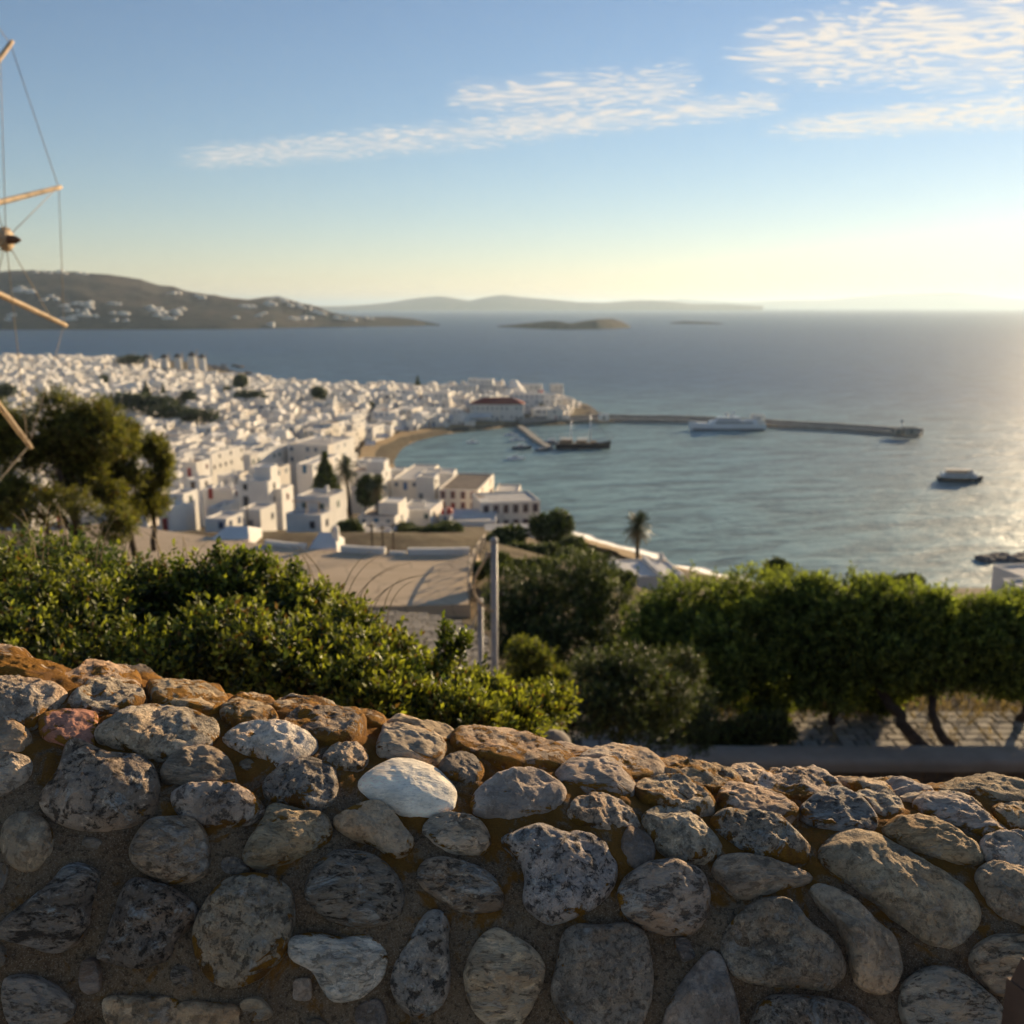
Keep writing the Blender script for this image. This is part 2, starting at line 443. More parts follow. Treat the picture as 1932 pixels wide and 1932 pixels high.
# ground of the hill: dry earth with pale grass and scrub
def ground_material():
    m, n, bs = material('dry_hillside')
    v = n.node('ShaderNodeNewGeometry').outputs['Position']
    a = n.noise(v, 0.5, 5, 0.65); b = n.noise(v, 3.0, 5, 0.7)
    c = n.mix(n.mapr(a, 0.35, 0.65), (0.13, 0.095, 0.06), (0.21, 0.165, 0.10))
    c = n.mix(n.mapr(b, 0.5, 0.68), c, (0.075, 0.07, 0.035))
    setp(n, bs, c, 0.95, n.bump(b, 0.8, 0.1), 0.1)
    return m
M['ground'] = ground_material()
def asphalt_material():
    m, n, bs = material('pale_worn_road')
    v = n.node('ShaderNodeNewGeometry').outputs['Position']
    a = n.noise(n.vm('MULTIPLY', v, (1, 3, 1)), 0.35, 5, 0.65); b = n.noise(v, 9.0, 4, 0.7)
    c = n.mix(n.mapr(a, 0.3, 0.7), (0.56, 0.42, 0.27), (0.64, 0.49, 0.33))
    c = n.mix(n.m('MULTIPLY', b, 0.35), c, (0.47, 0.36, 0.24))
    st = n.mapr(n.noise(n.vm('MULTIPLY', v, (0.12, 0.9, 1)), 1.0, 5, 0.7, 0.6), 0.54, 0.72); c = n.mix(n.m('MULTIPLY', st, 0.55), c, (0.40, 0.30, 0.20))
    pt = n.mapr(n.noise(v, 0.22, 5, 0.75), 0.56, 0.62); c = n.mix(n.m('MULTIPLY', pt, 0.4), c, (0.55, 0.44, 0.32))
    ck = n.mapr(n.voro(n.vm('ADD', v, n.vm('MULTIPLY', n.noise(v, 0.8, 3, 0.5, out=1), (1.5, 1.5, 0))), 0.35, 'DISTANCE_TO_EDGE'), 0.0, 0.02, 1.0, 0.0); c = n.mix(n.m('MULTIPLY', ck, 0.6), c, (0.15, 0.11, 0.08))
    setp(n, bs, c, 0.9, n.bump(b, 0.5, 0.01), 0.2)
    return m
M['road'] = asphalt_material()
def sand_material():
    m, n, bs = material('beach_sand')
    v = n.node('ShaderNodeNewGeometry').outputs['Position']
    c = n.mix(n.noise(v, 0.4, 4, 0.6), (0.33, 0.23, 0.12), (0.42, 0.31, 0.18))
    setp(n, bs, c, 0.95, None, 0.1)
    return m
M['sand'] = sand_material()

# ------------------------------------------------------------------ land, sea and islands
def shore(pts): return [onz(x, y, 0.0) for x, y in pts]
SHORE_PX = [(2400, 1125), (2050, 1125), (1860, 1128), (1700, 1135), (1500, 1118), (1300, 1080), (1180, 1041), (1090, 1015), (1040, 1000),
            (1000, 978), (955, 950), (900, 925), (830, 907), (765, 896), (741, 882), (737, 864), (750, 847), (785, 831), (840, 819),
            (910, 811), (972, 805), (1005, 803), (1110, 799), (1130, 790), (1126, 775), (1100, 762), (1072, 752), (1000, 744),
            (900, 739), (800, 740), (700, 738), (600, 734), (530, 727), (470, 716), (440, 706), (410, 696), (370, 684), (250, 680),
            (100, 682), (0, 682), (-200, 682), (-600, 684)]
SHORE = shore(SHORE_PX)
POLY = np.array([(p.x, p.y) for p in SHORE] + [(-1500, 1000), (-1500, -120), (400, -120)])
def shore_dist(X, Y):
    """signed distance to the shoreline: positive on land"""
    P = np.stack([X.ravel(), Y.ravel()], 1); best = np.full(len(P), 1e9); inside = np.zeros(len(P), bool)
    n = len(POLY)
    for i in range(n):
        a, b = POLY[i], POLY[(i + 1) % n]; ab = b - a
        t = np.clip(((P - a) @ ab) / (ab @ ab), 0, 1); q = a + t[:, None] * ab
        best = np.minimum(best, np.hypot(*(P - q).T))
        cond = ((a[1] > P[:, 1]) != (b[1] > P[:, 1]))
        with np.errstate(divide='ignore', invalid='ignore'):
            xi = (b[0] - a[0]) * (P[:, 1] - a[1]) / (b[1] - a[1]) + a[0]
        inside ^= cond & (P[:, 0] < xi)
    return np.where(inside, best, -best).reshape(X.shape)
def sstep(a, b, x):
    t = np.clip((x - a) / (b - a), 0, 1); return t * t * (3 - 2 * t)
HY = [-60, 0, 2, 3, 5, 10, 18, 19.6, 20.0, 24.5, 30, 40, 47, 50, 72, 76, 85, 100, 120, 150, 165, 195, 220, 280, 340]
HL = [-1.7, -1.7, -1.8, -2.5, -3.9, -7.2, -11.2, -11.8, -9.75, -9.75, -11.2, -14.2, -16.4, -16.6, -16.6, -18.0, -20.8, -24.2, -28.6, -34.6, -37.8, -44, -49, -55, -58]
HRY = [-60, 0, 2, 3, 5, 10, 18, 19.6, 20.0, 24.5, 30, 40, 60, 100, 130, 165, 200, 225]
HRZ = [-1.7, -1.7, -1.8, -2.5, -3.9, -7.2, -11.2, -11.8, -9.75, -9.75, -11.5, -15, -21.5, -31, -39.5, -48, -55, -59]
def land_height(X, Y):
    sdist = shore_dist(X, Y)
    town = 1.3 + 6.2 * sstep(8, 150, sdist) + 1.5 * sstep(50, 420, -X) * sstep(0, 100, sdist)
    m = at(345, 690, 850)
    town = town + 4.0 * np.exp(-(((X - m.x) / 70) ** 2 + ((Y - m.y) / 34) ** 2)) * sstep(0, 30, sdist)
    hill = (1 - sstep(-8, 25, X)) * np.interp(Y, HY, HL) + sstep(-8, 25, X) * np.interp(Y, HRY, HRZ) + CAM_Z
    hill = np.where(Y > 230, np.minimum(hill, 60 - 50 * sstep(220, 300, Y) - 40), hill)
    z = np.where(hill > town, hill, town)
    s = sstep(0, 30, sdist)
    z = np.where(sdist < 30, np.minimum(z, 0.0 + np.maximum(sdist, 0) * np.where((X > 5) & (Y < 300), 0.30, 0.9) + 0.25), z)
    return np.where(sdist < 0, np.maximum(-4.0, sdist * 0.2), z)
def lz(x, y): return float(land_height(np.array([[float(x)]]), np.array([[float(y)]]))[0, 0])

def grid_mesh(name, xs, ys, Z, mat, colors=None, smooth=True):
    X, Y = np.meshgrid(xs, ys); V = np.stack([X.ravel(), Y.ravel(), Z.ravel()], 1)
    nx, ny = len(xs), len(ys); i = np.arange(ny - 1)[:, None] * nx + np.arange(nx - 1)[None]
    F_ = np.stack([i, i + 1, i + nx + 1, i + nx], -1).reshape(-1, 4)
    return quads_mesh(name, V, F_, mat, colors, smooth)
ys = np.unique(np.concatenate([np.linspace(-50, 0, 8), np.arange(0, 30, 0.7), np.arange(30, 110, 2.0), np.arange(110, 320, 5), np.arange(320, 1150, 10)]))
xs = np.unique(np.concatenate([np.arange(-900, -120, 14), np.arange(-120, -30, 5), np.arange(-30, 30, 1.5), np.arange(30, 200, 5), np.arange(200, 391, 15)]))
X, Y = np.meshgrid(xs, ys); Z = land_height(X, Y)
rough = np.array([noise.fractal(Vector((x * .25, y * .25, 0)), 1, 2, 3) for x, y in zip(X.ravel(), Y.ravel())]).reshape(X.shape)
Z = Z + np.where((Y < 46) & (Y > 2) & ~((Y > 19) & (Y < 25)), rough * 0.25, 0)
ground = link('ground', grid_mesh('ground', xs, ys, Z, M['ground']))
tag(ground, kind='structure')

# unseen pale paving added around the viewer to bounce warm light onto the wall
lk = MB(); lk.box((0, -14, CAM_Z - 1.72), (40, 29.6, .12)); lk = lk.build('bounce_paving', simple('pale_bounce_paving', (.46, .39, .30), .9, .15, 1.0)); tag(lk, kind='structure')
# sea: one sheet to the horizon; shallow sandy water is paler near the shore
def sea_material():
    m, n, bs = material('sea_water')
    pos = n.node('ShaderNodeNewGeometry').outputs['Position']
    att = n.xyz(n.node('ShaderNodeAttribute', attribute_name='col').outputs['Color'])
    ro = n.node('ShaderNodeVectorRotate', {'Vector': pos, 'Angle': math.radians(-14)}, rotation_type='Z_AXIS').outputs[0]
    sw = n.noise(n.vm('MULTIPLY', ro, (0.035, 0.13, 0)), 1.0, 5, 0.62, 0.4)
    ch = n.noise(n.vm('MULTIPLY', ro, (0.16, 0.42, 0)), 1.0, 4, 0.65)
    patch = n.noise(n.vm('MULTIPLY', ro, (0.0016, 0.006, 0)), 1.0, 5, 0.6, 0.5)
    c = n.mix(att[0], (0.026, 0.068, 0.135), (0.19, 0.295, 0.285))
    c = n.mix(n.m('MULTIPLY', n.mapr(patch, 0.35, 0.7), 0.35), c, (0.022, 0.065, 0.095))
    rp = n.m('ADD', n.m('MULTIPLY', sw, 0.6), n.m('MULTIPLY', ch, 0.4)); k = n.mapr(rp, 0.38, 0.62, 0.5, 1.5); c = n.mix(1.0, c, n.comb(k, k, k), 'MULTIPLY')  # light and dark of the swell and chop painted into the water colour
    foam = n.m('MULTIPLY', n.mapr(n.noise(n.vm('MULTIPLY', ro, (0.02, 0.07, 0)), 1.0, 6, 0.75), 0.665, 0.74), att[1])
    c = n.mix(foam, c, (0.62, 0.62, 0.6))
    h = n.m('ADD', n.m('MULTIPLY', sw, 1.0), n.m('MULTIPLY', ch, 0.40))
    nm = n.bump(h, 1.0, 1.25)
    setp(n, bs, c, n.mix(foam, (0.42, 0.42, 0.42), (0.8, 0.8, 0.8)), nm, 0.42)
    bs.inputs['IOR'].default_value = 1.33
    return m
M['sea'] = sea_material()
gx = np.concatenate([-np.geomspace(60000, 900, 26), np.linspace(-860, 860, 100), np.geomspace(900, 60000, 26)])
gy = np.concatenate([np.array([-60000, -8000, -1000, -200]), np.linspace(-100, 1200, 105), np.geomspace(1250, 60000, 34)])
SX, SY = np.meshgrid(gx, gy)
sdv = -shore_dist(SX, SY)
pier_in = np.exp(-((SX - 60) / 240) ** 2) * (1 - sstep(440, 640, SY))
shal = np.clip(1 - sstep(10, 300, sdv), 0, 1) * 0.75 + 0.25 * pier_in
shal = shal * (1 - 0.75 * sstep(520, 820, SY))
white = sstep(60, 260, sdv) * (1 - sstep(3500, 7000, SY)) * sstep(540, 640, SY)
cols = np.stack([shal.ravel(), white.ravel(), np.zeros(shal.size)], 1)
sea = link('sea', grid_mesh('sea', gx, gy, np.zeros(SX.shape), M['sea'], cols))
tag(sea, kind='structure')

# sandy beaches, strips laid from the water's edge inland
def strip(name, px, w_in, w_out, z0, z1, mat, wob=0.0, seed=0):
    pts = [onz(x, y, 0) for x, y in px]
    # resample
    P = []
    for a, b in zip(pts, pts[1:]):
        nseg = max(2, int((b - a).length / 3)); P += [a.lerp(b, k / nseg) for k in range(nseg)]
    P.append(pts[-1]); mb = MB(); vs = []
    for i, p in enumerate(P):
        t = (P[min(i + 1, len(P) - 1)] - P[max(i - 1, 0)]).normalized(); nrm = Vector((-t.y, t.x, 0))
        if shore_dist(np.array([[p.x + nrm.x * 4]]), np.array([[p.y + nrm.y * 4]]))[0, 0] < 0: nrm = -nrm
        k = 1 + wob * noise.noise((p.x * .15 + seed, p.y * .15, 3.3))
        vs += [p - nrm * w_out * k + Vector((0, 0, z0)), p + nrm * w_in * k * .4 + Vector((0, 0, z0 + (z1 - z0) * .6)), p + nrm * w_in * k + Vector((0, 0, z1))]
    fs = []
    for i in range(len(P) - 1):
        for j in (0, 1): a = i * 3 + j; fs.append((a, a + 1, a + 4, a + 3))
    mb.add(vs, fs, 0, True)
    return mb.build(name, mat)
tag(strip('beach', SHORE_PX[13:21], 13, 3, -0.4, 2.1, M['sand'], .3), kind='structure')
tag(strip('beach', SHORE_PX[4:9], 9, 3, -0.4, 2.6, M['sand'], .3), kind='structure')
M['foam'] = simple('sea_foam', (0.7, 0.7, 0.68), 0.9, 0.2, 0.5)
tag(strip('shore_foam', SHORE_PX[4:9], -1.6, 4.4, 0.03, 0.05, M['foam'], .9, 5), 'white line of surf along the small near beach', 'foam', kind='stuff')

# hills seen across the water: height fields standing on the sea
def hill_mesh(name, ridge, base, back, mat, rough_amp, colw=6, rows=26, rough_scale=90.0, power=0.85, lean=1.0):
    """ridge, base: (x, y) outlines in the frame; back: metres from the waterline to the ridge"""
    xs_ = np.arange(ridge[0][0], ridge[-1][0] + .1, colw)
    ry = np.interp(xs_, [p[0] for p in ridge], [p[1] for p in ridge]); by = np.interp(xs_, [p[0] for p in base], [p[1] for p in base])
    bd = np.array([onz(x, y, 0.0).y for x, y in zip(xs_, by)])
    kk = max(3, min(31, len(xs_) // 4) | 1); bd = np.convolve(np.pad(bd, kk // 2, 'edge'), np.ones(kk) / kk, 'valid')
    V = []; nr = rows
    for x, yr, yb, by_ in zip(xs_, ry, by, bd):
        b0 = Vector((0, by_, 0)); r = ray(x, yr); r0 = r[0] / r[1]; hr_ = r[2] / r[1]
        probe = max(0.02, min(1.0, (yb - yr) / 80.0))
        yd = b0.y + back * probe ** lean
        zr = max(1.0, CAM_Z + hr_ * yd)
        for k in range(nr):
            t = k / (nr - 8)
            yy = b0.y + (yd - b0.y) * t
            if t <= 1: zz = zr * math.sin(t * math.pi / 2) ** power
            else: zz = zr * max(-0.05, 1 - ((t - 1) * 2.4) ** 1.5)
            env = math.sin(min(t, 1) * math.pi) if t < 1 else 0
            zz += env * rough_amp * noise.fractal(Vector((r0 * yy / rough_scale, yy / rough_scale, 1.7)), 0.9, 2.1, 5)
            V.append((r0 * yy, yy, max(zz, -3 if k else -2) if k else -2))
    nc = len(xs_); i = np.arange(nc - 1)[:, None] * nr + np.arange(nr - 1)[None]
    F_ = np.stack([i, i + nr, i + nr + 1, i + 1], -1).reshape(-1, 4)
    return np.array(V).reshape(nc, nr, 3), quads_mesh(name, np.array(V), F_, mat, None, True)
def scrub_material(name, c0, c1, c2, s):
    m, n, bs = material(name)
    v = n.node('ShaderNodeNewGeometry').outputs['Position']
    a = n.noise(v, 0.006 * s, 6, 0.65, 0.5); b = n.noise(v, 0.03 * s, 5, 0.7)
    c = n.mix(n.mapr(a, 0.38, 0.62), c0, c1)
    c = n.mix(n.mapr(b, 0.52, 0.66), c, c2)
    setp(n, bs, c, 0.95, n.bump(b, 0.7, 6.0 / s), 0.1)
    return m
M['scrub'] = scrub_material('headland_scrub', (0.062, 0.048, 0.036), (0.098, 0.070, 0.047), (0.030, 0.028, 0.022), 1)
M['isle'] = scrub_material('island_scrub', (0.10, 0.08, 0.06), (0.14, 0.11, 0.075), (0.06, 0.055, 0.04), 1)
HEAD_R = [(-420, 490), (-200, 500), (-60, 510), (0, 515), (60, 512), (120, 514), (200, 519), (265, 528), (300, 539), (330, 543), (350, 549), (400, 557), (440, 563),
          (470, 565), (500, 561), (525, 560), (560, 569), (590, 580), (610, 588), (640, 596), (690, 598), (740, 598), (780, 602), (810, 608), (832, 613)]
HEAD_B = [(-420, 624), (0, 622), (300, 622), (480, 621), (520, 619), (640, 617), (760, 616), (832, 614.5)]
HG, hm = hill_mesh('headland', HEAD_R, HEAD_B, 1000, M['scrub'], 17, 5, 40, 260.0)
head = tag(link('headland', hm), kind='structure')
_, im = hill_mesh('island', [(938, 615), (975, 612), (1010, 608), (1040, 605), (1055, 606), (1075, 610), (1105, 605), (1130, 602), (1155, 601), (1172, 606), (1190, 616)],
                  [(938, 616.5), (1010, 620), (1060, 622), (1150, 621), (1190, 618)], 260, M['isle'], 3, 3, 24, 60.0)
tag(link('island', im), kind='structure')
_, im = hill_mesh('island', [(1265, 609), (1290, 606.5), (1330, 607.5), (1365, 610)], [(1265, 610.5), (1365, 611.5)], 120, M['isle'], 1, 3, 20, 60.0)
tag(link('island', im), kind='structure')
_, im = hill_mesh('far_island', [(560, 577), (640, 578), (690, 575), (740, 570), (790, 562), (830, 558.5), (860, 563), (885, 568), (915, 561), (950, 556.5), (985, 561), (1040, 565), (1090, 570),
                   (1140, 571), (1190, 567), (1225, 566.5), (1260, 568), (1300, 573), (1380, 575), (1440, 577)], [(560, 586), (1440, 586)], 1500, M['isle'], 25, 8, 22, 900.0, 0.8, 0.3)
tag(link('far_island', im), kind='structure')
_, im = hill_mesh('far_island', [(1230, 574), (1280, 564), (1330, 567), (1400, 570), (1480, 567), (1560, 566), (1620, 560), (1680, 556), (1740, 556), (1800, 554), (1850, 557), (1900, 563), (1980, 570), (2100, 575)],
                   [(1230, 582), (2100, 582)], 2500, M['isle'], 60, 10, 22, 2500.0, 0.8, 0.3)
tag(link('far_island', im), kind='structure')

# the air over the water
m = bpy.data.materials.new('sea_haze'); m.use_nodes = True; m.node_tree.nodes.clear()
hn = NT(m.node_tree)
pvn = hn.node('ShaderNodeVolumePrincipled', {'Color': (0.66, 0.84, 1.0, 1), 'Density': 5.2e-5, 'Anisotropy': 0.35})
hn.node('ShaderNodeOutputMaterial', {'Volume': pvn.outputs[0]})
mb = MB(); mb.box((0, 0, 167), (124000, 124000, 346))
hz = mb.build('haze', m); tag(hz, 'thin warm sea haze filling the air over the bay', 'haze', kind='stuff')

# ------------------------------------------------------------------ the rubble wall at the viewer's feet
WYC, WZC, WA, WB = 1.30, CAM_Z - 1.0, 0.36, 0.40
WX = [-1.6, -1.0, -0.8, -0.72, -0.64, -0.56, -0.48, -0.4, -0.32, -0.24, -0.16, -0.08, 0.0, 0.08, 0.16, 0.24, 0.32, 0.4, 0.48, 0.56, 0.64, 0.8, 1.2, 1.8]
WZ = [0.17, 0.125, 0.105, 0.0917, 0.0765, 0.0584, 0.0456, 0.0331, 0.0201, 0.0039, -0.0119, -0.0268, -0.0373, -0.0486, -0.0613, -0.0757, -0.087, -0.0979, -0.1086, -0.1126, -0.1137, -0.1144, -0.119, -0.13]
def wall_off(x): return np.interp(x, WX, WZ)
def wall_pt(x, ph, h=0.0):
    """point of the coping: x along the wall, ph round its rounded profile, h out of it"""
    c, s = np.cos(ph), np.sin(ph)
    ny, nz = c / WA, s / WB; l = np.sqrt(ny * ny + nz * nz)
    return np.stack([x + 0 * ph, WYC + WA * c + h * ny / l, WZC + WB * s + wall_off(x) + h * nz / l], -1)
def wall_hit(x, y, lift):
    """(x, ph) where the sight line through (x, y) meets the coping grown by lift"""
    r = ray(x, y); a, b = WA + lift, WB + lift
    k = np.linspace(0.6, 1.9, 1400); px_, py_, pz_ = r[0] * k, r[1] * k, CAM_Z + r[2] * k
    f = ((py_ - WYC) / a) ** 2 + ((pz_ - WZC - wall_off(px_)) / b) ** 2 - 1
    i = np.argmax(f < 0) if (f < 0).any() else int(np.argmin(f))
    return px_[i], math.atan2((pz_[i] - WZC - float(wall_off(px_[i]))) / b, (py_[i] - WYC) / a)

wall_root = empty('stone_wall', (0, WYC, CAM_Z - 1.75))
tag(wall_root, 'rubble stone wall with rounded mortared coping and orange lichen, nearest thing', 'wall')
W0 = Vector(wall_root.location)

# coping mortar
def ragged(x):     # lower edge of the coping's mortar
    return math.radians(162) + 0.10 * noise.noise((x * 5, 2.2, 0)) + 0.05 * noise.noise((x * 17, 7.2, 0)) - 0.03 * float(sstep(-0.30, -0.44, np.array(x)))
mx = np.arange(-1.7, 1.9, 0.0065); NPH = 150
V = np.zeros((len(mx), NPH, 3)); C = np.zeros((len(mx), NPH, 3))
for i, x in enumerate(mx):
    pe = ragged(x); ph = np.linspace(math.radians(15), pe, NPH)
    P = wall_pt(np.full(NPH, x), ph); TOPF = sstep(math.radians(125), math.radians(98), ph)
    nn = wall_pt(np.full(NPH, x), ph, 1.0) - P
    for j in range(NPH):
        p = P[j]
        hgt = 0.010 * noise.fractal(Vector(p) * 11, 0.8, 2.1, 3) + 0.0035 * noise.fractal(Vector(p) * 70, 0.7, 2.1, 3)
        V[i, j] = p + nn[j] * (hgt - 0.002 + 0.002 * TOPF[j])
    C[i, :, 1] = 0.2 + 0.6 * sstep(math.radians(140), math.radians(102), ph)
    # lip turning under
    V[i, -1] += np.array([0, 0.10, -0.01]); V[i, -2] += np.array([0, 0.03, -0.008])
nx_, nr_ = len(mx), NPH
ii = np.arange(nx_ - 1)[:, None] * nr_ + np.arange(nr_ - 1)[None]
F_ = np.stack([ii, ii + 1, ii + nr_ + 1, ii + nr_], -1).reshape(-1, 4)
mort = link('mortar_coping', quads_mesh('mortar_coping', V.reshape(-1, 3) - np.array(W0), F_, M['mortar'], C.reshape(-1, 3), True), wall_root)
# body of the wall under the coping, set back
mb = MB()
bx = np.arange(-1.7, 1.9, 0.03); bzs = np.linspace(-0.76, 1.0, 40)
vs = []
for x in bx:
    for bz in bzs:
        zz = float(wall_off(x)) + bz - 0.25
        yy = -0.235 + 0.03 * noise.fractal(Vector((x * 9, zz * 9, 4.0)), 0.8, 2.1, 4)
        vs.append((x, yy if bz < .72 else yy + (bz - .72) * 1.2, zz))
n2 = len(bzs); fs = [(i * n2 + j, (i + 1) * n2 + j, (i + 1) * n2 + j + 1, i * n2 + j + 1) for i in range(len(bx) - 1) for j in range(n2 - 1)]
mb.add(vs, fs, 0, True)
vs2 = [(x, 0.34, z) for x in (-1.7, 1.87) for z in (0.0, 0.85)]
mb.add(vs2, [(0, 1, 3, 2)])
mb.build('wall_core', M['mortar'], wall_root)

CROP = {'A': (0, 1580, 850 / 1785), 'B': (800, 1700, 850 / 1932), 'C': (1650, 1800, 850 / 1932), 'D': (0, 2150, 700 / 1932)}
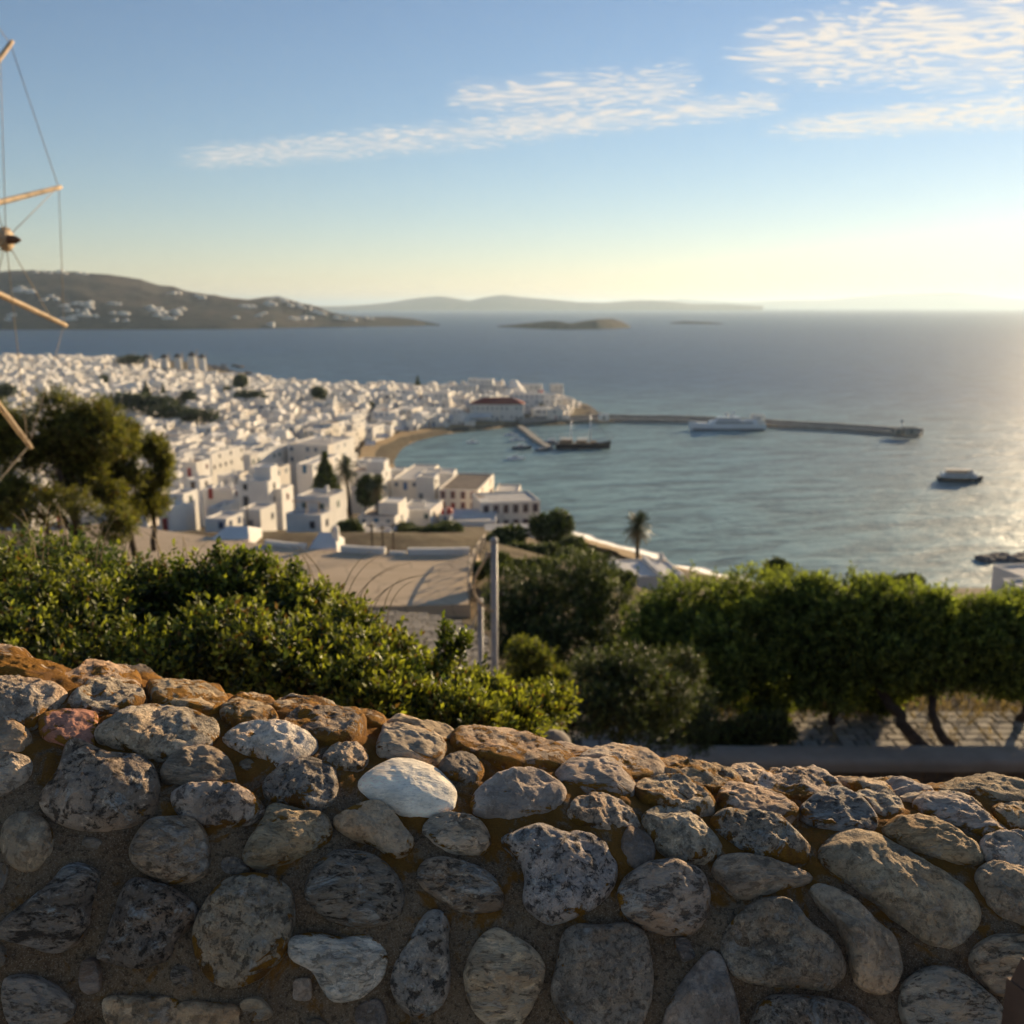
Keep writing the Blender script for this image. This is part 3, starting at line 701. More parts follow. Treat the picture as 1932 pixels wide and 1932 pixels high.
# outlines of the stones: (crop, colour key, protrusion, lichen, speckle, points)
G, L_, D_, WH, PK, BL, TN = 'G', 'L', 'D', 'W', 'P', 'B', 'T'
STONES = [
 ('A',TN,.35,.9,.4,[(-90,60),(0,42),(120,60),(240,85),(330,110),(310,150),(220,190),(120,170),(0,135),(-90,120)]),
 ('A',TN,.40,.55,.3,[(265,170),(380,128),(450,95),(600,108),(700,155),(722,195),(690,218),(560,205),(450,198),(330,212)]),
 ('A',L_,.50,.2,.5,[(-70,190),(-20,150),(60,143),(150,160),(230,195),(340,240),(300,290),(240,320),(190,380),(90,400),(0,385),(-80,320)]),
 ('A',L_,.45,.35,.6,[(355,265),(460,195),(560,188),(680,200),(738,240),(735,290),(640,320),(480,345),(380,310)]),
 ('A',TN,.45,.6,.2,[(760,195),(880,190),(1050,205),(1150,245),(1160,280),(1120,320),(1030,328),(880,310),(800,280),(770,230)]),
 ('A',PK,.50,.45,.15,[(200,370),(260,335),(400,333),(490,345),(500,380),(480,470),(460,497),(330,490),(220,452)]),
 ('A',L_,.45,.25,.5,[(490,430),(600,350),(740,308),(880,313),(1000,340),(1100,385),(1115,440),(1050,500),(900,550),(760,550),(620,505),(520,480)]),
 ('A',TN,.5,.25,.2,[(-70,400),(40,378),(110,395),(155,440),(140,490),(80,540),(-70,550)]),
 ('A',TN,.5,.5,.3,[(1140,300),(1200,275),(1300,275),(1400,320),(1425,375),(1390,395),(1250,397),(1160,370),(1130,335)]),
 ('A',TN,.4,.9,.2,[(1180,262),(1260,248),(1380,265),(1410,290),(1300,292),(1200,278)]),
 ('A',TN,.4,.7,.2,[(1395,300),(1440,276),(1560,283),(1690,318),(1710,336),(1600,337),(1450,327)]),
 ('A',TN,.4,.9,.2,[(1640,300),(1720,300),(1830,330),(1900,360),(1800,362),(1700,338)]),
 ('A',G,.5,.6,.4,[(1450,395),(1500,345),(1620,333),(1785,348),(1870,375),(1860,430),(1790,480),(1650,477),(1530,450)]),
 ('A',WH,.45,.30,.35,[(1150,460),(1230,405),(1380,395),(1520,418),(1610,465),(1620,500),(1570,550),(1470,607),(1420,615),(1340,560),(1220,520),(1160,490)]),
 ('A',L_,.5,.25,.5,[(-70,600),(-10,555),(60,548),(130,560),(165,590),(150,660),(80,720),(0,755),(-70,740)]),
 ('A',G,.40,.15,.9,[(210,760),(300,640),(340,510),(400,490),(560,545),(720,570),(790,630),(807,800),(720,890),(600,937),(420,932),(260,870)]),
 ('A',G,.45,.05,.4,[(825,650),(870,570),(960,520),(1060,513),(1150,550),(1195,620),(1192,692),(1060,707),(920,692)]),
 ('A',G,.55,.2,.7,[(880,790),(900,735),(980,706),(1150,708),(1270,738),(1347,810),(1340,850),(1250,900),(1100,914),(950,880)]),
 ('A',BL,.5,.3,.8,[(1350,700),(1430,630),(1560,578),(1670,583),(1722,640),(1717,760),(1640,817),(1500,800),(1380,760)]),
 ('A',L_,.5,.35,.6,[(1655,565),(1700,508),(1790,488),(1870,515),(1885,560),(1850,612),(1750,627),(1690,612)]),
 ('A',TN,.6,.05,.4,[(3,1010),(20,900),(90,848),(170,848),(240,898),(274,980),(262,1060),(210,1117),(130,1147),(40,1102)]),
 ('A',TN,.55,.1,.6,[(668,1050),(698,980),(758,900),(850,876),(980,878),(1042,930),(1067,1040),(1042,1142),(920,1204),(780,1172),(690,1112)]),
 ('A',TN,.5,.25,.4,[(1248,1060),(1290,970),(1350,880),(1380,813),(1450,806),(1560,838),(1660,858),(1697,930),(1682,990),(1600,1042),(1480,1092),(1360,1127),(1270,1112)]),
 ('A',D_,.5,.2,.5,[(1130,1110),(1150,1073),(1210,1073),(1267,1110),(1272,1142),(1200,1157),(1150,1147)]),
 ('A',D_,.42,.0,.9,[(-20,1440),(100,1330),(250,1220),(350,1118),(440,1118),(497,1150),(502,1200),(462,1330),(432,1450),(370,1522),(270,1567),(150,1532),(0,1490)]),
 ('A',D_,.42,.0,1.0,[(498,1570),(560,1440),(610,1290),(658,1208),(720,1188),(862,1228),(952,1280),(1002,1340),(962,1420),(892,1520),(852,1602),(720,1642),(600,1627),(520,1602)]),
 ('A',G,.45,.25,.6,[(998,1440),(1048,1320),(1130,1218),(1250,1168),(1380,1178),(1472,1230),(1502,1310),(1492,1450),(1442,1580),(1342,1682),(1200,1742),(1080,1702),(1010,1592)]),
 ('A',WH,.40,.1,.5,[(1483,1560),(1500,1490),(1620,1463),(1760,1488),(1860,1473),(1950,1520),(1982,1590),(1952,1700),(1852,1792),(1720,1817),(1658,1760),(1600,1662),(1510,1612)]),
 ('A',D_,.55,.1,1.0,[(1568,1270),(1608,1140),(1700,1058),(1800,1046),(1930,1080),(2032,1170),(2070,1280),(2042,1372),(1950,1422),(1780,1427),(1640,1362)]),
 ('B',TN,.4,.8,.2,[(-30,68),(100,62),(240,88),(322,130),(310,157),(200,142),(60,104)]),
 ('B',L_,.45,.3,.3,[(273,285),(300,200),(322,153),(400,158),(560,200),(652,262),(642,312),(590,352),(450,352),(330,322)]),
 ('B',TN,.4,.55,.2,[(335,148),(400,128),(520,138),(640,168),(722,210),(690,232),(600,227),(480,182)]),
 ('B',TN,.42,.55,.3,[(688,255),(720,202),(850,203),(1020,228),(1200,268),(1392,352),(1330,387),(1200,392),(1000,382),(860,342),(760,302)]),
 ('B',TN,.35,.9,.2,[(715,190),(800,181),(960,201),(1060,228),(900,219),(760,210)]),
 ('B',D_,.6,.45,.3,[(608,400),(658,343),(740,323),(822,343),(867,395),(852,450),(790,482),(700,452),(630,432)]),
 ('B',WH+'1',.42,.02,.0,[(173,490),(230,418),(330,368),(400,353),(520,373),(622,420),(702,510),(707,570),(672,622),(520,647),(380,622),(240,562)]),
 ('B',L_,.45,.15,.3,[(798,580),(850,508),(950,443),(1080,423),(1200,438),(1292,490),(1327,550),(1292,612),(1180,642),(1040,672),(900,667),(820,632)]),
 ('B',L_,.42,.4,.3,[(1268,430),(1330,368),(1420,363),(1480,371),(1540,353),(1612,363),(1662,420),(1702,480),(1692,532),(1600,557),(1450,532),(1330,492)]),
 ('B',L_,.4,.4,.2,[(1233,272),(1300,261),(1420,273),(1524,305),(1440,323),(1330,312)]),
 ('B',L_,.42,.4,.2,[(1408,342),(1460,313),(1600,317),(1760,332),(1862,385),(1872,432),(1780,443),(1680,443),(1560,373)]),
 ('B',TN,.35,.8,.2,[(1690,325),(1800,328),(1930,352),(2010,385),(1950,395),(1860,378),(1760,345)]),
 ('B',L_,.5,.4,.6,[(1328,640),(1380,578),(1460,553),(1600,568),(1682,620),(1730,690),(1712,732),(1580,757),(1430,732),(1350,692)]),
 ('B',L_,.45,.45,.5,[(1709,512),(1760,453),(1860,443),(2000,468),(2102,530),(2150,600),(2122,642),(2030,662),(1880,622),(1760,572)]),
 ('B',L_,.5,.2,.5,[(1743,690),(1790,638),(1880,620),(2020,658),(2122,740),(2187,830),(2172,882),(2080,916),(1950,902),(1850,852),(1790,772)]),
 ('B',TN,.48,.2,.3,[(33,690),(100,638),(200,593),(290,586),(362,640),(422,720),(472,790),(452,852),(380,880),(300,852),(220,802),(100,762)]),
 ('B',L_,.55,.25,.5,[(528,730),(580,668),(670,648),(780,658),(862,710),(897,770),(892,822),(830,867),(720,867),(600,812)]),
 ('B',BL,.40,.2,.9,[(968,810),(1050,758),(1180,723),(1300,758),(1430,768),(1532,815),(1562,870),(1602,940),(1582,1050),(1512,1142),(1400,1202),(1250,1247),(1150,1202),(1088,1120),(1098,1000),(1058,900)]),
 ('B',D_,.6,.05,.2,[(1623,820),(1658,743),(1710,733),(1782,778),(1817,850),(1792,922),(1720,952),(1648,912)]),
 ('B',G,.48,.1,.7,[(1615,1080),(1678,988),(1790,928),(1920,923),(2062,970),(2112,1070),(2107,1200),(2042,1292),(1930,1314),(1770,1272),(1648,1192)]),
 ('B',G,.5,.1,.8,[(498,1000),(528,928),(620,898),(740,913),(862,958),(942,1030),(972,1100),(952,1172),(850,1192),(730,1182),(610,1122),(530,1062)]),
 ('B',BL,.5,.0,1.0,[(353,1600),(378,1480),(448,1360),(510,1248),(570,1193),(632,1198),(672,1260),(667,1380),(677,1500),(672,1622),(612,1732),(500,1782),(400,1712)]),
 ('B',TN,.45,.0,.6,[(758,1560),(788,1440),(850,1338),(930,1290),(1012,1318),(1112,1378),(1182,1450),(1202,1520),(1172,1642),(1102,1772),(1050,1834),(900,1822),(800,1722)]),
 ('B',G,.35,.05,.5,[(1248,1640),(1278,1480),(1308,1330),(1380,1268),(1500,1273),(1650,1263),(1752,1310),(1792,1450),(1802,1600),(1772,1742),(1700,1852),(1450,1852),(1320,1792)]),
 ('C',TN,.45,.5,.4,[(-80,160),(0,138),(90,146),(220,178),(322,205),(372,240),(340,272),(200,284),(50,254),(-40,212)]),
 ('C',L_,.5,.2,.3,[(283,192),(400,175),(524,222),(440,252),(380,242)]),
 ('C',L_,.45,.45,.6,[(438,262),(500,213),(560,197),(700,207),(822,245),(932,302),(862,324),(700,334),(560,304)]),
 ('C',TN,.45,.5,.3,[(838,246),(940,236),(1100,253),(1204,300),(1150,314),(1000,294)]),
 ('C',L_,.5,.3,.3,[(998,322),(1100,290),(1192,310),(1267,390),(1232,432),(1130,422),(1040,372)]),
 ('C',L_,.5,.2,.3,[(1153,266),(1260,250),(1370,273),(1429,301),(1300,304),(1200,302)]),
 ('C',L_,.5,.3,.3,[(1248,332),(1320,301),(1500,314),(1642,350),(1714,402),(1600,384),(1400,354)]),
 ('C',TN,.42,.4,.3,[(1418,282),(1560,263),(1800,258),(1980,270),(2060,290),(1980,332),(1870,362),(1700,342),(1520,312)]),
 ('C',L_,.5,.25,.4,[(233,332),(270,278),(370,256),(500,288),(622,350),(684,412),(620,452),(500,457),(350,432),(260,382)]),
 ('C',BL,.5,.25,.7,[(693,392),(760,348),(860,318),(970,328),(1052,390),(1114,460),(1092,512),(970,527),(830,502),(720,442)]),
 ('C',L_,.5,.35,.4,[(1318,352),(1400,321),(1540,348),(1692,400),(1782,460),(1839,522),(1740,542),(1600,492),(1450,432),(1350,392)]),
 ('C',TN,.5,.15,.4,[(1148,522),(1220,453),(1330,435),(1470,458),(1602,540),(1692,620),(1697,682),(1600,702),(1440,652),(1280,582)]),
 ('C',G,.5,.4,.8,[(198,462),(250,423),(380,428),(540,453),(652,520),(744,612),(722,682),(600,692),(420,642),(300,572),(220,512)]),
 ('C',TN,.42,.08,.4,[(798,640),(860,568),(960,525),(1100,533),(1222,590),(1402,700),(1562,800),(1642,880),(1684,980),(1642,1082),(1540,1152),(1400,1132),(1280,1042),(1150,932),(1000,822),(840,722)]),
 ('C',L_,.5,.2,.6,[(1688,602),(1730,543),(1850,528),(1980,543),(2060,600),(2040,700),(1850,722),(1740,682)]),
 ('C',TN,.5,.05,.4,[(1663,762),(1720,708),(1820,703),(1990,758),(2060,880),(2010,1032),(1880,1022),(1760,952),(1700,862)]),
 ('C',TN,.5,.1,.4,[(208,722),(250,663),(340,650),(480,668),(622,710),(744,760),(732,802),(600,832),(470,872),(400,892),(310,852),(240,782)]),
 ('C',TN,.48,.1,.4,[(748,862),(790,823),(880,848),(1012,930),(1122,1030),(1212,1110),(1237,1200),(1252,1290),(1202,1392),(1120,1417),(1020,1372),(980,1282),(950,1162),(868,1012),(800,932)]),
 ('C',G,.45,.05,.5,[(258,1150),(318,1020),(420,928),(530,898),(642,918),(722,1018),(852,1120),(922,1220),(929,1312),(850,1392),(700,1387),(500,1372),(330,1322)]),
 ('C',BL,.40,.0,.3,[(-10,1440),(58,1330),(150,1218),(200,1188),(252,1218),(292,1330),(332,1450),(357,1600),(357,1700),(-50,1700),(-60,1560)]),
 ('C',G,.5,.05,.8,[(448,1522),(520,1438),(620,1428),(780,1438),(950,1478),(1082,1560),(1134,1652),(1100,1760),(780,1800),(430,1740)]),
 ('C',G,.5,.05,.7,[(1258,1402),(1330,1308),(1430,1273),(1540,1288),(1682,1380),(1792,1480),(1834,1580),(1780,1642),(1600,1702),(1380,1682),(1270,1562)]),
 ('C',TN,.5,.0,.6,[(1638,1212),(1700,1128),(1820,1093),(1990,1118),(2060,1260),(2000,1402),(1820,1432),(1700,1342)]),
 ('C',TN,.5,.4,.3,[(1753,402),(1800,373),(1900,368),(1990,388),(2060,430),(1990,482),(1850,482)]),
 ('C',TN,.4,.5,.3,[(1690,345),(1800,340),(1930,350),(1990,362),(1900,368),(1760,366)]),
 ('D',TN,.35,.05,.5,[(700,800),(900,785),(1170,800),(1185,880),(1180,990),(950,1010),(740,990)]),
 ('D',TN,.35,.05,.4,[(1205,835),(1400,825),(1590,850),(1605,930),(1600,1010),(1400,1020),(1215,1000)]),
 ('D',D_,.35,.05,.6,[(20,690),(150,640),(330,700),(480,820),(470,930),(300,990),(60,960)]),
]
STONE_COL = {'G': (0.367, 0.28, 0.195), 'L': (0.509, 0.393, 0.274), 'D': (0.24, 0.183, 0.131), 'W': (0.672, 0.551, 0.433), 'W1': (0.876, 0.748, 0.629), 'P': (0.53, 0.251, 0.162), 'B': (0.351, 0.28, 0.22), 'T': (0.448, 0.319, 0.195)}
NA, NRG = 72, 26
def stone_mesh(poly_xp, prot, lich, speck, seed, NA=72, NRG=26):
    """one stone seated in the coping: outline given as (x, ph) on the wall"""
    P = np.array(poly_xp); rad_ = 0.38
    Q = np.stack([P[:, 0], -P[:, 1] * rad_], 1); Q = Q.mean(0) + (Q - Q.mean(0)) * 1.055          # flat chart: along, up the profile (towards the top is +)
    c = Q.mean(0)
    # closed Catmull-Rom outline
    n = len(Q); pts = []
    for i in range(n):
        p0, p1, p2, p3 = Q[(i - 1) % n], Q[i], Q[(i + 1) % n], Q[(i + 2) % n]
        for t in np.linspace(0, 1, 12, endpoint=False):
            pts.append(.5 * ((2 * p1) + (-p0 + p2) * t + (2 * p0 - 5 * p1 + 4 * p2 - p3) * t * t + (-p0 + 3 * p1 - 3 * p2 + p3) * t ** 3))
    pts = np.array(pts); dlt = pts - c; ang = np.arctan2(dlt[:, 1], dlt[:, 0]); rr = np.hypot(*dlt.T)
    o = np.argsort(ang); A = np.linspace(-math.pi, math.pi, NA, endpoint=False)
    R = np.interp(A, np.concatenate([ang[o] - 2 * math.pi, ang[o], ang[o] + 2 * math.pi]), np.tile(rr[o], 3))
    tf = float(sstep(math.radians(122), math.radians(98), P[:, 1].mean())); size = R.mean(); H = prot * min(size, 0.065) * (1.12 - .34 * tf)
    ridge = random.uniform(0, 6.28); tilt = random.uniform(-.18, .18), random.uniform(-.10, .25)
    pw = random.uniform(2.2, 3.2) + tf
    vs = np.zeros((NRG * NA + 1, 3)); col = np.zeros((NRG * NA + 1, 3)); chart = []; hs = []
    S = Vector((seed * 3.17, seed * 1.3, seed * 0.7))
    nfac = random.choice([0, 3, 4, 5, 6]) if speck > .05 else 0; fac = [(random.uniform(0, 6.28), random.uniform(.25, .8), random.uniform(.68, .98)) for _ in range(nfac)]
    def height(r, q):
        h = H * (1 - min(r, 1.0) ** pw) ** 0.62
        loc = (q - c) / size
        if fac:
            h *= 1.12
            for fa, fs_, fo in fac:
                hp = H * (fo + fs_ * .35 - fs_ * (loc[0] * math.cos(fa) + loc[1] * math.sin(fa)) )
                dlt_ = h - hp
                if dlt_ > 0: h = hp + .12 * dlt_
        h *= 1 + tilt[0] * loc[0] + tilt[1] * loc[1]
        p = Vector((q[0], q[1], 0))
        f = (1 - r ** 8)
        h += f * (.3 + .7 * min(1.0, speck * 2)) * (0.0075 * noise.fractal(p * 16 + S, 0.8, 2.0, 2) + 0.0048 * noise.fractal(p * 60 + S, 0.7, 2.1, 3) - 0.0045 * abs(noise.noise(p * 32 + S)))
        if r > .985: h -= 0.02
        return h
    k = 0
    for i in range(NRG):
        r = ((i + 1) / NRG) ** 0.8
        for j in range(NA):
            q = c + np.array([math.cos(A[j]), math.sin(A[j])]) * R[j] * r * (1 + 0.02 * noise.noise((A[j] * 3, seed, 0)))
            chart.append(q); hs.append(height(r, q)); col[k] = (sstep(.62, 1.0, np.array(r)), lich, speck); k += 1
    chart.append(c); hs.append(height(0.0, c)); col[k] = (0, lich, speck)
    chart = np.array(chart); hs = np.array(hs)
    P3 = wall_pt(chart[:, 0], -chart[:, 1] / rad_, hs)
    cen = P3[-1].copy()
    F4 = []
    for i in range(NRG - 1):
        for j in range(NA):
            j2 = (j + 1) % NA; F4.append((i * NA + j, i * NA + j2, (i + 1) * NA + j2, (i + 1) * NA + j))
    F3 = [(NRG * NA, j, (j + 1) % NA) for j in range(NA)]
    me = bpy.data.meshes.new('stone')
    me.from_pydata([tuple(v) for v in P3 - cen], [], [tuple(reversed(f)) for f in F4] + [tuple(reversed((f[0], f[2], f[1]))) for f in F3])
    me.polygons.foreach_set('use_smooth', [True] * len(me.polygons))
    ca = me.color_attributes.new('col', 'FLOAT_COLOR', 'POINT'); c4 = np.ones((len(P3), 4), np.float32); c4[:, :3] = col
    ca.data.foreach_set('color', c4.ravel()); me.update()
    # outward faces
    if me.polygons[0].normal.dot(Vector((0, -.6, .8))) < 0: me.flip_normals()
    return me, cen
placed = []; outlines = []
def add_stone(poly, key, prot, lich, speck, idx, NA=72, NRG=26):
    me, cen = stone_mesh(poly, prot, lich, speck, idx, NA, NRG); outlines.append(np.array([(a, -b * .38) for a, b in poly]))
    me.materials.append(M['stone'])
    o = bpy.data.objects.new('stone', me); COL.objects.link(o); o.parent = wall_root; o.location = Vector(cen) - W0
    b = STONE_COL[key]; k = random.uniform(.88, 1.12); o.color = (b[0] * k, b[1] * k * random.uniform(.97, 1.03), b[2] * k * random.uniform(.95, 1.05), 1)
    a = np.array(poly); placed.append((a[:, 0].mean(), a[:, 1].mean(), max(np.ptp(a[:, 0]), np.ptp(a[:, 1]) * .38) / 2))
for idx, (cr, key, prot, lich, speck, pts) in enumerate(STONES):
    ox, oy, sc = CROP[cr]
    poly = [wall_hit((ox + x * sc) * .7728, (oy + y * sc) * .7728, 0.004) for x, y in pts]
    add_stone(poly, key, prot, lich, speck, idx)
# the wall goes on beyond the frame
tries = 0
while tries < 2600 and len(placed) < 180:
    tries += 1
    x = random.uniform(-1.6, 1.75); ph = math.radians(random.uniform(30, 158)); r = random.uniform(.035, .07)
    if ph > ragged(x) - .12: continue
    hit = wall_pt(np.array([x]), np.array([ph]))[0]
    fw = hit[1] * math.cos(PITCH) - (hit[2] - CAM_Z) * math.sin(PITCH)
    ix = 966 + FPX * hit[0] / fw
    iy = 966 - FPX * (hit[1] * math.sin(PITCH) + (hit[2] - CAM_Z) * math.cos(PITCH)) / fw
    if -10 < ix < 1950 and iy < 1940 and ph > math.radians(80): continue
    if any(math.hypot(x - a, (ph - b) * .38) < (r + c) * 1.02 for a, b, c in placed): continue
    a0 = random.uniform(0, 3.14); e = random.uniform(.65, .95)
    poly = []
    for k in range(9):
        t = -k * 2 * math.pi / 9; u, v_ = r * math.cos(t) * random.uniform(.88, 1.1), r * e * math.sin(t) * random.uniform(.88, 1.1)
        poly.append((x + u * math.cos(a0) - v_ * math.sin(a0), ph - (u * math.sin(a0) + v_ * math.cos(a0)) / .38))
    add_stone(poly, random.choice('GLDTTL'), .48, .1 + .5 * float(sstep(math.radians(125), math.radians(95), np.array(ph))), random.uniform(.3, .9), 200 + tries)
# small stones wedged between the big ones
def near_outline(p, r):
    for O in outlines:
        dd = np.hypot(*(O - p).T)
        if dd.min() > .16: continue
        a, b = O, np.roll(O, -1, 0); ab = b - a; t = np.clip(((p - a) * ab).sum(1) / (ab * ab).sum(1), 0, 1); q = a + t[:, None] * ab
        if np.hypot(*(q - p).T).min() < r: return True
        c = (a[:, 1] > p[1]) != (b[:, 1] > p[1]); xi = (b[:, 0] - a[:, 0]) * (p[1] - a[:, 1]) / np.where(b[:, 1] == a[:, 1], 1e-9, b[:, 1] - a[:, 1]) + a[:, 0]
        if (c & (p[0] < xi)).sum() % 2: return True
    return False
fill = 0; tries = 0
while fill < 52 and tries < 9000:
    tries += 1; x = random.uniform(-.66, .72); ph = math.radians(random.uniform(82, 158)); r = random.uniform(.014, .026) if tries < 4000 else random.uniform(.009, .014)
    if ph > ragged(x) - .06 or near_outline(np.array([x, -ph * .38]), r * 1.05): continue
    a0 = random.uniform(0, 3.14); e = random.uniform(.6, .95); poly = []
    for k in range(8):
        t = -k * 2 * math.pi / 8; u, v_ = r * math.cos(t) * random.uniform(.68, 1.12), r * e * math.sin(t) * random.uniform(.68, 1.12)
        poly.append((x + u * math.cos(a0) - v_ * math.sin(a0), ph - (u * math.sin(a0) + v_ * math.cos(a0)) / .38))
    add_stone(poly, random.choice('GDDT'), .36, .1 + .45 * float(sstep(math.radians(125), math.radians(95), np.array(ph))), random.uniform(.2, .7), 3000 + tries, 30, 10); fill += 1
print('STONES', len(outlines))
# timber post whose top just shows at the wall's foot
mb = MB(); p = at(1984, 1862, .80)
mb.box((0, 0, -.5), (.06, .045, 1.0), .3); mb.box((0, 0, .012), (.055, .04, .024), .3, taper=.8)
mb.build('wooden_post', M['wood_dark'], None, p)
tag(bpy.data.objects['wooden_post'], 'brown wooden post end at the foot of the rubble wall', 'post')

# ------------------------------------------------------------------ foliage
def unit(a): return a / np.maximum(np.linalg.norm(a, axis=-1, keepdims=True), 1e-9)
def leaves(cent, axis, length, nleaf, L, Wd, old, young, splay=0.9, young_bias=1.6, jitter=0.35, fold=0.25, spvar=.25, dead=0.0):
    """twigs of paired leaves: returns verts, faces, colours"""
    N = len(cent); k = np.arange(nleaf)[None]; t = (k + .5) / nleaf + rng.normal(0, .05, (N, nleaf))
    axis = unit(axis); ref = unit(np.cross(axis, unit(rng.normal(size=(N, 3))))); b = np.cross(axis, ref)
    ph = k * 2.4 + rng.uniform(0, 6.28, (N, 1))
    rad = ref[:, None] * np.cos(ph)[..., None] + b[:, None] * np.sin(ph)[..., None]
    sp = splay * (1.15 - .6 * t) + rng.normal(0, .15, (N, nleaf))
    dirn = unit(axis[:, None] * np.cos(sp)[..., None] + rad * np.sin(sp)[..., None] + rng.normal(0, jitter, (N, nleaf, 3)) * .6)
    pos = cent[:, None] + axis[:, None] * (length[:, None, None] if hasattr(length, '__len__') else length) * (t[..., None] - .6)
    side = unit(np.cross(dirn, rad + rng.normal(0, .3, (N, nleaf, 3)))); nrm = np.cross(side, dirn)
    sc = rng.uniform(.65, 1.2, (N, nleaf, 1))
    Ls, Ws = L * sc, Wd * sc
    p0 = pos; p1 = pos + dirn * Ls * .5 + side * Ws + nrm * Ws * fold; p2 = pos + dirn * Ls; p3 = pos + dirn * Ls * .5 - side * Ws + nrm * Ws * fold
    V = np.stack([p0, p1, p2, p3], 2).reshape(-1, 3)
    q = np.clip(t ** young_bias + rng.normal(0, .2, (N, nleaf)) + rng.normal(0, spvar, (N, 1)), 0, 1)[..., None]
    c = (np.array(old) * (1 - q) + np.array(young) * q) * rng.uniform(.7, 1.3, (N, nleaf, 1)) * np.exp(rng.normal(0, .25, (N, 1, 1)))
    if dead: c = np.where(rng.random((N, nleaf, 1)) < dead, np.array([.13, .075, .03]) * rng.uniform(.6, 1.3, (N, nleaf, 1)), c)
    C = np.repeat(c.reshape(-1, 3), 4, 0)
    F_ = np.arange(len(V)).reshape(-1, 4)
    return V, F_, C
def blob_points(blobs, n, lump=0.16, inner=0.22, seed=0.0, up=0.5):
    """twig positions and directions through blobs ((x, y, z), (rx, ry, rz))"""
    w = np.array([b[1][0] * b[1][2] for b in blobs]); w = w / w.sum()
    P, A = [], []
    for (c, r), ww in zip(blobs, w):
        k = int(n * ww) + 1; dd = unit(rng.normal(size=(k, 3)))
        lumpv = np.array([noise.noise(Vector(v) * 2.6 + Vector((seed, c[0], c[2]))) + .6 * noise.noise(Vector(v) * 6 + Vector((seed, c[0], c[2]))) for v in dd])
        rad = np.where(rng.random(k) < inner, rng.uniform(.3, .8, k), 1 - np.abs(rng.normal(0, .10, k))) * (1 + lump * lumpv)
        rad = np.where(rng.random(k) < .07, rad * rng.uniform(1.04, 1.28, k), rad)
        P.append(np.array(c) + dd * np.array(r) * rad[:, None]); A.append(dd * .8 + np.array([0, 0, up]) + rng.normal(0, .45, (k, 3)))
    return np.concatenate(P), np.concatenate(A)
def limb(mb, a, b, r0, r1, wig=0.12, n=6, sides=7, seed=0):
    a, b = Vector(a), Vector(b); L = (b - a).length; pts = []
    for i in range(n):
        t = i / (n - 1); p = a.lerp(b, t)
        k = math.sin(t * math.pi) * wig * L
        pts.append(p + Vector((noise.noise((seed, t * 2, 1)), noise.noise((seed, t * 2, 7)), noise.noise((seed, t * 2, 13)))) * k)
    mb.tube(pts, [r0 + (r1 - r0) * i / (n - 1) for i in range(n)], sides)

def plant(name, base, blobs, n, leafargs, mat, trunk_mat, trunks, label, cat, group, seed, lump=.16, inner=.22, up=.5, crown='crown', stem='trunk', gap=0.0):
    """tree or shrub: Empty at its foot > crown, trunk (limbs reach into every blob)"""
    root = empty(name, base); tag(root, label, cat, group); B = np.array(base)
    P, A = blob_points(blobs, n, lump, inner, seed, up)
    if gap:
        keep_ = np.array([noise.noise(Vector(p) * gap + Vector((seed, 0, 0))) for p in P]) > rng.uniform(-.45, .12, len(P)); P, A = P[keep_], A[keep_]
    V, F_, C = leaves(P, A, **leafargs)
    link(crown, quads_mesh(crown, V - B, F_, mat, C), root)
    for i, (path, r0, r1) in enumerate(trunks):
        mb = MB(); path = [Vector(p) - Vector(base) for p in path]
        pts = []
        for a, b in zip(path, path[1:]):
            for k in range(4):
                p = a.lerp(b, k / 4); pts.append(p + Vector((noise.noise((seed + i, len(pts) * .7, 0)), noise.noise((seed + i, len(pts) * .7, 5)), 0)) * r0 * .9)
        pts.append(path[-1]); mb.tube(pts, [r0 + (r1 - r0) * k / (len(pts) - 1) for k in range(len(pts))], 9)
        top = path[-1]
        if i == 0 or len(trunks) > 1:
            near = sorted(blobs, key=lambda q: (Vector(q[0]) - Vector(base) - top).length)[:4 if len(trunks) > 1 else 9]
            for j, (c, r) in enumerate(near):
                limb(mb, top.lerp(path[-2], .25), Vector(c) - Vector(base), r1 * .8, r1 * .25, .15, 6, 6, seed + j)
        mb.build(stem, trunk_mat, root)
    return root
def pxblob(x, y, rpx, dist, sq=0.85, dp=0.9):
    c = at(x, y, dist); R = rpx / FPX * dist; return (tuple(c), (R, R * dp, R * sq))

OLD, YNG = (.032, .046, .016), (.26, .27, .045)
def shrub(cfg, label, seed, n, old=OLD, yng=YNG, L=.025):
    blobs = [pxblob(*c) for c in cfg]
    cx = sum(b[0][0] for b in blobs) / len(blobs); cy = sum(b[0][1] for b in blobs) / len(blobs)
    base = Vector((cx, cy, lz(cx, cy)))
    trunks = [([base + Vector((random.uniform(-.06, .06), random.uniform(-.06, .06), 0)), base.lerp(Vector(b[0]), .5) + Vector((0, 0, .05)), Vector(b[0])], .016, .006) for b in blobs]
    return plant('lentisk_shrub', base, blobs, n, dict(length=.085, nleaf=11, L=L, Wd=L * .24, old=old, young=yng, splay=1.0, young_bias=2.6, spvar=.42, dead=.06), M['leaf_shrub'], M['bark_pale'], trunks, label, 'shrub', 'evergreen shrubs growing behind the rubble wall', seed, .5, .34, .7, 'foliage', 'stem', 7.0)
shrub([(-60, 1150, 150, 3.3), (60, 1160, 140, 3.2), (20, 1260, 150, 2.9), (140, 1190, 120, 3.1)], 'dense evergreen shrub behind the wall under the windmill sails', 1, 4495)
shrub([(240, 1180, 120, 3.3), (330, 1170, 112, 3.4), (200, 1290, 130, 2.8), (320, 1300, 125, 2.8)], 'leafy evergreen shrub behind the pink stone of the wall', 2, 4495)
